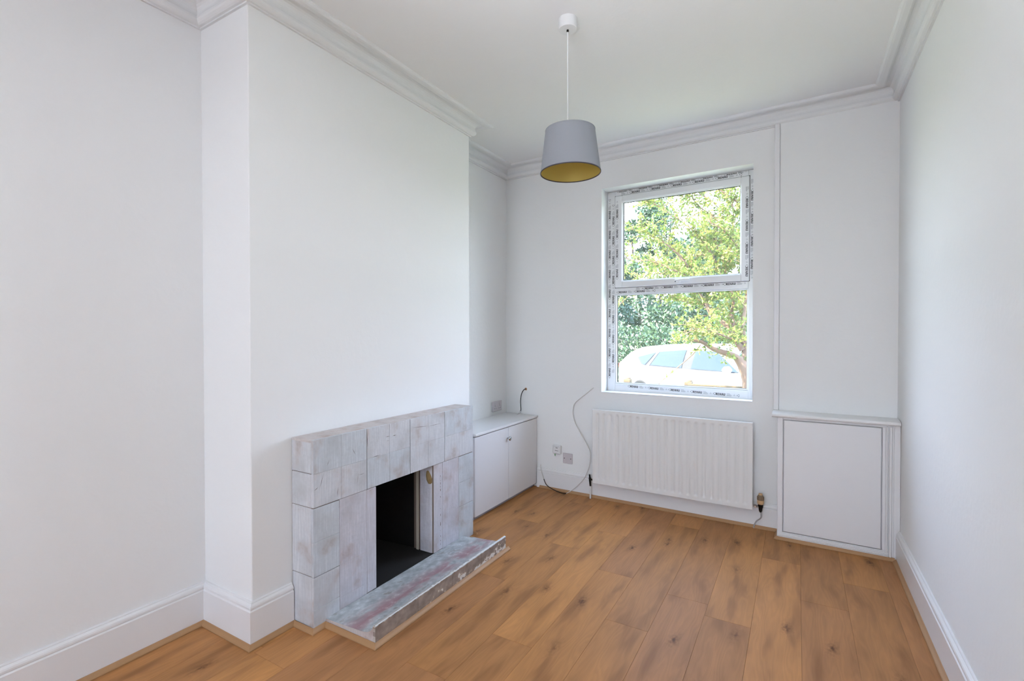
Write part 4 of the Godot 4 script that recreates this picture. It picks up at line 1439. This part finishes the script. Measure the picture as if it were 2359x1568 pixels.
func near_tree():
	var root := Vector3(1.5, GY, -2.75)
	var t := thing("garden_tree", "crooked small-leaved tree with sunlit yellow-green leaves just outside the window", "tree", root)
	var rng := RandomNumberGenerator.new()
	rng.seed = 31
	var bark := mat(Color(0.42, 0.33, 0.27), 0.9)
	var z := -2.9
	var br := [
		[[root, Vector3(1.47, 0.1, -2.8), Vector3(1.44, 0.57, z), Vector3(1.43, 0.73, z), Vector3(1.39, 0.88, z), Vector3(1.33, 1.0, z)], 0.075, 0.055],
		[[Vector3(1.40, 0.86, z), Vector3(1.32, 1.0, -2.88), Vector3(1.21, 1.06, -2.8), Vector3(1.07, 1.12, -2.7), Vector3(0.95, 1.2, -2.62), Vector3(0.82, 1.23, -2.5)], 0.05, 0.014],
		[[Vector3(1.42, 0.78, z), Vector3(1.40, 1.03, -2.96), Vector3(1.38, 1.2, -2.98), Vector3(1.37, 1.45, -3.0), Vector3(1.4, 1.7, -3.0), Vector3(1.46, 2.1, -3.05), Vector3(1.5, 2.6, -3.1)], 0.042, 0.012],
		[[Vector3(1.37, 1.1, -2.95), Vector3(1.3, 1.21, -2.95), Vector3(1.25, 1.3, -2.95), Vector3(1.17, 1.42, -2.95), Vector3(1.01, 1.54, -2.98), Vector3(0.95, 1.67, -3.0), Vector3(0.88, 1.79, -3.0), Vector3(0.82, 2.0, -2.98), Vector3(0.67, 2.25, -2.95), Vector3(0.57, 2.37, -2.93), Vector3(0.44, 2.49, -2.9), Vector3(0.29, 2.59, -2.86), Vector3(0.06, 2.7, -2.8)], 0.036, 0.004],
		[[Vector3(1.26, 1.3, -2.95), Vector3(1.26, 1.41, -3.0), Vector3(1.23, 1.53, -3.05), Vector3(1.25, 1.67, -3.1), Vector3(1.21, 1.83, -3.12), Vector3(1.12, 1.98, -3.12), Vector3(1.19, 2.24, -3.15), Vector3(1.24, 2.73, -3.2), Vector3(1.19, 3.2, -3.25)], 0.03, 0.007],
		[[Vector3(1.12, 1.98, -3.12), Vector3(1.0, 2.3, -3.1), Vector3(0.86, 2.53, -3.05), Vector3(0.75, 2.66, -3.0), Vector3(0.57, 2.82, -3.0), Vector3(0.42, 2.94, -2.95), Vector3(0.21, 3.08, -2.9)], 0.012, 0.004],
		[[Vector3(1.16, 2.15, -3.15), Vector3(1.01, 2.56, -3.2), Vector3(1.07, 2.75, -3.25), Vector3(0.91, 2.91, -3.3), Vector3(0.77, 3.04, -3.3), Vector3(0.6, 3.35, -3.3)], 0.011, 0.004],
		[[Vector3(0.27, 0.45, -2.75), Vector3(0.38, 0.63, -2.8), Vector3(0.55, 0.8, -2.85), Vector3(0.79, 1.03, -2.9), Vector3(0.93, 1.17, -2.7)], 0.005, 0.007],
		[[Vector3(0.88, 1.79, -3.0), Vector3(0.55, 1.95, -2.9), Vector3(0.22, 1.9, -2.8), Vector3(0.02, 1.8, -2.75), Vector3(-0.12, 1.66, -2.7), Vector3(-0.2, 1.55, -2.7)], 0.009, 0.003],
		[[Vector3(0.95, 1.67, -3.0), Vector3(0.7, 1.72, -3.3), Vector3(0.5, 1.78, -3.5), Vector3(0.3, 1.9, -3.6)], 0.009, 0.003],
		[[Vector3(1.38, 1.2, -2.98), Vector3(1.25, 1.25, -2.7), Vector3(1.1, 1.32, -2.5), Vector3(0.95, 1.36, -2.4), Vector3(0.82, 1.3, -2.35)], 0.013, 0.003],
		[[Vector3(0.82, 2.0, -2.98), Vector3(0.6, 2.1, -2.7), Vector3(0.35, 2.22, -2.6), Vector3(0.1, 2.25, -2.55), Vector3(-0.1, 2.35, -2.5)], 0.009, 0.003],
		[[Vector3(1.5, 2.6, -3.1), Vector3(1.3, 2.9, -2.9), Vector3(1.05, 3.1, -2.8), Vector3(0.8, 3.2, -2.75), Vector3(0.5, 3.3, -2.7)], 0.01, 0.003],
		[[Vector3(1.24, 2.73, -3.2), Vector3(1.05, 2.95, -3.3), Vector3(0.85, 3.15, -3.35), Vector3(0.55, 3.2, -3.4), Vector3(0.25, 3.3, -3.4)], 0.008, 0.003],
		[[Vector3(1.46, 2.1, -3.05), Vector3(1.3, 2.2, -3.3), Vector3(1.1, 2.35, -3.5), Vector3(0.8, 2.4, -3.6), Vector3(0.5, 2.35, -3.65), Vector3(0.2, 2.3, -3.6)], 0.009, 0.003],
		[[Vector3(1.4, 1.7, -3.0), Vector3(1.2, 1.85, -2.7), Vector3(1.0, 1.95, -2.55), Vector3(0.75, 1.95, -2.5)], 0.009, 0.003],
		[[Vector3(1.5, 2.6, -3.1), Vector3(1.5, 2.9, -2.9), Vector3(1.4, 3.15, -2.8), Vector3(1.2, 3.35, -2.7)], 0.008, 0.003],
		[[Vector3(0.82, 2.0, -2.98), Vector3(0.55, 2.1, -3.2), Vector3(0.2, 2.15, -3.3), Vector3(-0.05, 2.1, -3.3)], 0.007, 0.003],
		[[Vector3(1.46, 2.1, -3.05), Vector3(1.35, 2.3, -2.7), Vector3(1.2, 2.5, -2.5), Vector3(1.05, 2.6, -2.4)], 0.01, 0.003]]
	var pts := PackedVector3Array()
	var dirs := PackedVector3Array()
	var tw := st()
	for bi in br.size():
		var s := st()
		var P: Array = br[bi][0]
		tube(s, P, br[bi][1], br[bi][2], 9)
		done(s, "branch" if bi else "trunk", bark, t)
		if bi == 0: continue
		for i in P.size() - 1:
			var a: Vector3 = P[i]
			var b: Vector3 = P[i + 1]
			var thick: float = lerpf(br[bi][1], br[bi][2], i / float(P.size()))
			var many := int(a.distance_to(b) * (62.0 if thick < 0.02 else 34.0 if thick < 0.034 else 14.0)) + 1
			if bi == 7: many = 1 if i > 0 else 2
			if bi == 8: many = int(many * 0.45)
			if bi == 11: many = int(many * 0.8)
			for k in many:
				var p := a.lerp(b, rng.randf())
				var d := (rdir(rng) + (b - a).normalized() * 0.7 + Vector3(0, 0.25, 0)).normalized()
				var l := rng.randf_range(0.12, 0.36)
				if bi == 8 or bi == 7: l *= 0.4
				var m := p + d * l * 0.55 + Vector3(0, 0.02, 0)
				var e := p + d * l + Vector3(0, -0.05 * l, 0)
				tube(tw, [p, m, e], 0.0028, 0.001, 4, false)
				var nl := int(l * 62.0) + 3
				for q in nl:
					var f := rng.randf_range(0.15, 1.0)
					var lp := p.lerp(m, f * 2.0) if f < 0.5 else m.lerp(e, f * 2.0 - 1.0)
					pts.append(lp)
					dirs.append((d * 0.5 + rdir(rng) + Vector3(0, -0.1, 0)).normalized())
	done(tw, "twigs", mat(Color(0.55, 0.42, 0.33), 0.9), t).set_meta("kind", "stuff")
	var lm := leaf_mesh(pts, dirs, 0.028, 0.062, 0.46, [Color(0.13, 0.19, 0.034), Color(0.17, 0.23, 0.04), Color(0.1, 0.16, 0.034), Color(0.2, 0.25, 0.055), Color(0.23, 0.24, 0.055)], rng)
	put_mesh(lm, "foliage", leaf_mat(0.9), t).set_meta("kind", "stuff")

# ------------------------------------------------------------------ car on the drive
func build_car():
	var ang := deg_to_rad(32.0)
	var fwd := Vector3(cos(ang), 0, sin(ang))
	var right := Vector3(-fwd.z, 0, fwd.x)
	var xf := Transform3D(Basis(fwd, Vector3.UP, right), Vector3(-1.334, GY, -8.779))
	var t := thing("car", "white five-door hatchback parked behind the timber fence", "car", Vector3.ZERO, xf)
	var paint := mat(Color(0.82, 0.83, 0.84), 0.25)
	paint.clearcoat_enabled = true
	paint.clearcoat = 0.6
	var glass := mat(Color(0.13, 0.17, 0.2), 0.05)
	glass.metallic_specular = 0.5
	var trimm := mat(Color(0.07, 0.07, 0.075), 0.5)
	var tyre := mat(Color(0.05, 0.05, 0.05), 0.8)
	# body loft: stations along the length [x, bottom, belt, top, half width at sill, at belt, at top]
	var stn := [
		[-0.22, 0.42, 0.80, 0.84, 0.62, 0.66, 0.5],
		[-0.18, 0.30, 0.95, 1.10, 0.76, 0.77, 0.55],
		[0.0, 0.24, 0.975, 1.22, 0.84, 0.84, 0.57],
		[0.22, 0.22, 0.975, 1.335, 0.865, 0.865, 0.585],
		[0.54, 0.2, 0.97, 1.405, 0.87, 0.875, 0.60],
		[1.1, 0.2, 0.965, 1.455, 0.875, 0.88, 0.62],
		[1.85, 0.2, 0.955, 1.478, 0.88, 0.885, 0.63],
		[2.35, 0.2, 0.945, 1.468, 0.88, 0.885, 0.625],
		[2.7, 0.2, 0.94, 1.42, 0.88, 0.88, 0.61],
		[3.05, 0.2, 0.935, 1.23, 0.875, 0.87, 0.63],
		[3.38, 0.2, 0.925, 1.0, 0.87, 0.86, 0.68],
		[3.75, 0.22, 0.87, 0.93, 0.86, 0.83, 0.62],
		[4.05, 0.25, 0.78, 0.83, 0.8, 0.76, 0.55],
		[4.2, 0.32, 0.62, 0.68, 0.66, 0.64, 0.45]]
	var ring := func(a: Array) -> Array:
		var r := []
		var b: float = a[1]; var m: float = a[2]; var tp: float = a[3]
		var half := [Vector2(0, b), Vector2(a[4] * 0.9, b), Vector2(a[4], b + 0.08), Vector2(a[4] + 0.012, lerpf(b, m, 0.45)), Vector2(a[5] + 0.004, lerpf(b, m, 0.8)), Vector2(a[5], m - 0.015), Vector2(a[5] - 0.018, m + 0.01), Vector2(lerpf(a[5], a[6], 0.5), lerpf(m, tp, 0.55)), Vector2(lerpf(a[5], a[6], 0.85), lerpf(m, tp, 0.88)), Vector2(a[6] * 0.93, lerpf(m, tp, 0.97)), Vector2(a[6] * 0.6, tp), Vector2(0, tp + 0.008)]
		for p in half: r.append(Vector3(a[0], p.y, p.x))
		for i in range(half.size() - 2, 0, -1): r.append(Vector3(a[0], half[i].y, -half[i].x))
		return r
	var s := st()
	s.set_smooth_group(0)
	var rings := []
	for i in stn.size() - 1:
		for k in 4:
			var f := k / 4.0
			var a := []
			for c in 7:
				var p0: float = stn[maxi(i - 1, 0)][c]
				var p1: float = stn[i][c]
				var p2: float = stn[i + 1][c]
				var p3: float = stn[mini(i + 2, stn.size() - 1)][c]
				a.append(cubic_interpolate(p1, p2, p0, p3, f) if c else lerpf(p1, p2, f))
			rings.append(ring.call(a))
	rings.append(ring.call(stn[-1]))
	for i in rings.size() - 1:
		var n: int = rings[i].size()
		for k in n:
			quad(s, rings[i][k], rings[i][(k + 1) % n], rings[i + 1][(k + 1) % n], rings[i + 1][k])
	for e in [0, rings.size() - 1]:
		var cc := Vector3.ZERO
		for p in rings[e]: cc += p
		cc /= rings[e].size()
		for k in rings[e].size(): tri(s, cc, rings[e][k], rings[e][(k + 1) % rings[e].size()])
	done(s, "body", paint, t)
	# side glass: panels lying just proud of the upper body on both sides
	var surf := func(x: float, y: float, side: float, lift: float) -> Vector3:
		var i := 0
		while i < stn.size() - 2 and stn[i + 1][0] < x: i += 1
		var f: float = clampf((x - stn[i][0]) / (stn[i + 1][0] - stn[i][0]), 0, 1)
		var m := lerpf(stn[i][2], stn[i + 1][2], f)
		var tp := lerpf(stn[i][3], stn[i + 1][3], f)
		var wb := lerpf(stn[i][5], stn[i + 1][5], f)
		var wt := lerpf(stn[i][6], stn[i + 1][6], f)
		var q := clampf((y - m) / (tp - m), 0, 1)
		var w := lerpf(wb - 0.018, lerpf(wb, wt, 0.5), q / 0.55) if q < 0.55 else lerpf(lerpf(wb, wt, 0.5), lerpf(wb, wt, 0.85), (q - 0.55) / 0.33)
		return Vector3(x, y, side * (w + lift))
	var panel := func(poly: Array, side: float, lift: float, called: String, mt: Material, parent: Node):
		var q := st()
		var pp := V2(poly)
		var cx := 0.0
		# fine strips so that the panel follows the body
		var xs := PackedFloat32Array()
		var lo := 1e9
		var hi := -1e9
		for p in pp:
			lo = minf(lo, p.x); hi = maxf(hi, p.x)
		var n := 10
		for i in n:
			var a := lerpf(lo, hi, i / float(n))
			var b := lerpf(lo, hi, (i + 1) / float(n))
			var clip := V2([[a, -5], [b, -5], [b, 5], [a, 5]])
			for c in Geometry2D.intersect_polygons(pp, clip):
				var y0 := 1e9
				var y1 := -1e9
				for p in c:
					y0 = minf(y0, p.y); y1 = maxf(y1, p.y)
				for k in 5:
					var ya := lerpf(y0, y1, k / 5.0)
					var yb := lerpf(y0, y1, (k + 1) / 5.0)
					for d in Geometry2D.intersect_polygons(c, V2([[-5, ya], [9, ya], [9, yb], [-5, yb]])):
						var id := Geometry2D.triangulate_polygon(d)
						for j in range(0, id.size(), 3):
							tri(q, surf.call(d[id[j]].x, d[id[j]].y, side, lift), surf.call(d[id[j + 1]].x, d[id[j + 1]].y, side, lift), surf.call(d[id[j + 2]].x, d[id[j + 2]].y, side, lift))
		return done(q, called, mt, parent)
	for side in [1.0, -1.0]:
		panel.call([[0.50, 1.155], [1.13, 1.30], [1.25, 1.31], [2.0, 1.375], [2.6, 1.365], [2.75, 1.335], [3.38, 0.955], [0.86, 0.975], [0.72, 1.0]], side, 0.026, "window_surround", trimm, t)
		panel.call([[0.56, 1.16], [1.08, 1.275], [0.86, 0.99], [0.76, 1.01]], side, 0.034, "quarter_window", glass, t)
		panel.call([[1.20, 1.29], [1.95, 1.352], [1.95, 0.985], [1.03, 0.995]], side, 0.034, "rear_window", glass, t)
		panel.call([[2.2, 1.355], [2.58, 1.347], [2.72, 1.315], [3.27, 0.972], [2.2, 0.98]], side, 0.034, "front_window", glass, t)
		panel.call([[0.93, 0.974], [1.13, 1.30], [1.19, 1.305], [0.99, 0.974]], side, 0.038, "door_pillar", paint, t)
		for x in [0.98, 2.43]:
			s = st()
			tube(s, [Vector3(x - 0.11, 0.765, side * 0.885), Vector3(x - 0.09, 0.77, side * 0.925), Vector3(x + 0.07, 0.775, side * 0.925), Vector3(x + 0.1, 0.775, side * 0.885)], 0.014, 0.014, 8)
			done(s, "door_handle", paint, t)
		s = st()
		box(s, Vector3(3.08, 0.95, side * 0.99 - 0.1), Vector3(3.22, 1.08, side * 0.99 + 0.1), 0.05)
		done(s, "door_mirror", paint, t)
		s = st()
		box(s, Vector3(-0.2, 0.82, side * 0.70 - 0.09), Vector3(0.02, 1.0, side * 0.70 + 0.09), 0.04)
		done(s, "tail_lamp", mat(Color(0.7, 0.12, 0.1), 0.2), t)
		for x in [0.72, 3.36]:
			s = st()
			lathe(s, [Vector2(0.0, -0.1), Vector2(0.29, -0.1), Vector2(0.32, -0.08), Vector2(0.32, 0.08), Vector2(0.29, 0.1), Vector2(0.2, 0.1), Vector2(0.19, 0.07), Vector2(0, 0.07)], Transform3D(Basis(Vector3.RIGHT, PI / 2 * side), Vector3(x, 0.32, side * 0.8)), 28)
			var wh := done(s, "wheel", tyre, t)
			s = st()
			lathe(s, [Vector2(0, 0.105), Vector2(0.05, 0.104), Vector2(0.17, 0.09), Vector2(0.195, 0.098), Vector2(0.195, 0.07)], Transform3D(Basis(Vector3.RIGHT, PI / 2 * side), Vector3(x, 0.32, side * 0.8)), 28)
			var hc := done(s, "hub_cap", mat(Color(0.6, 0.6, 0.62), 0.3, 0.8), wh)
			hc.position = Vector3.ZERO
	s = st()
	tube(s, [Vector3(0.66, 1.42, 0.0), Vector3(0.42, 1.62, 0.0)], 0.006, 0.003, 6, false)
	done(s, "aerial", trimm, t)
	# rear screen and windscreen
	s = st()
	quad(s, Vector3(-0.19, 1.02, -0.52), Vector3(-0.19, 1.02, 0.52), Vector3(0.12, 1.31, 0.47), Vector3(0.12, 1.31, -0.47))
	done(s, "rear_screen", glass, t)
	s = st()
	quad(s, Vector3(2.76, 1.412, -0.52), Vector3(2.76, 1.412, 0.52), Vector3(3.42, 1.02, 0.62), Vector3(3.42, 1.02, -0.62))
	done(s, "windscreen", glass, t)
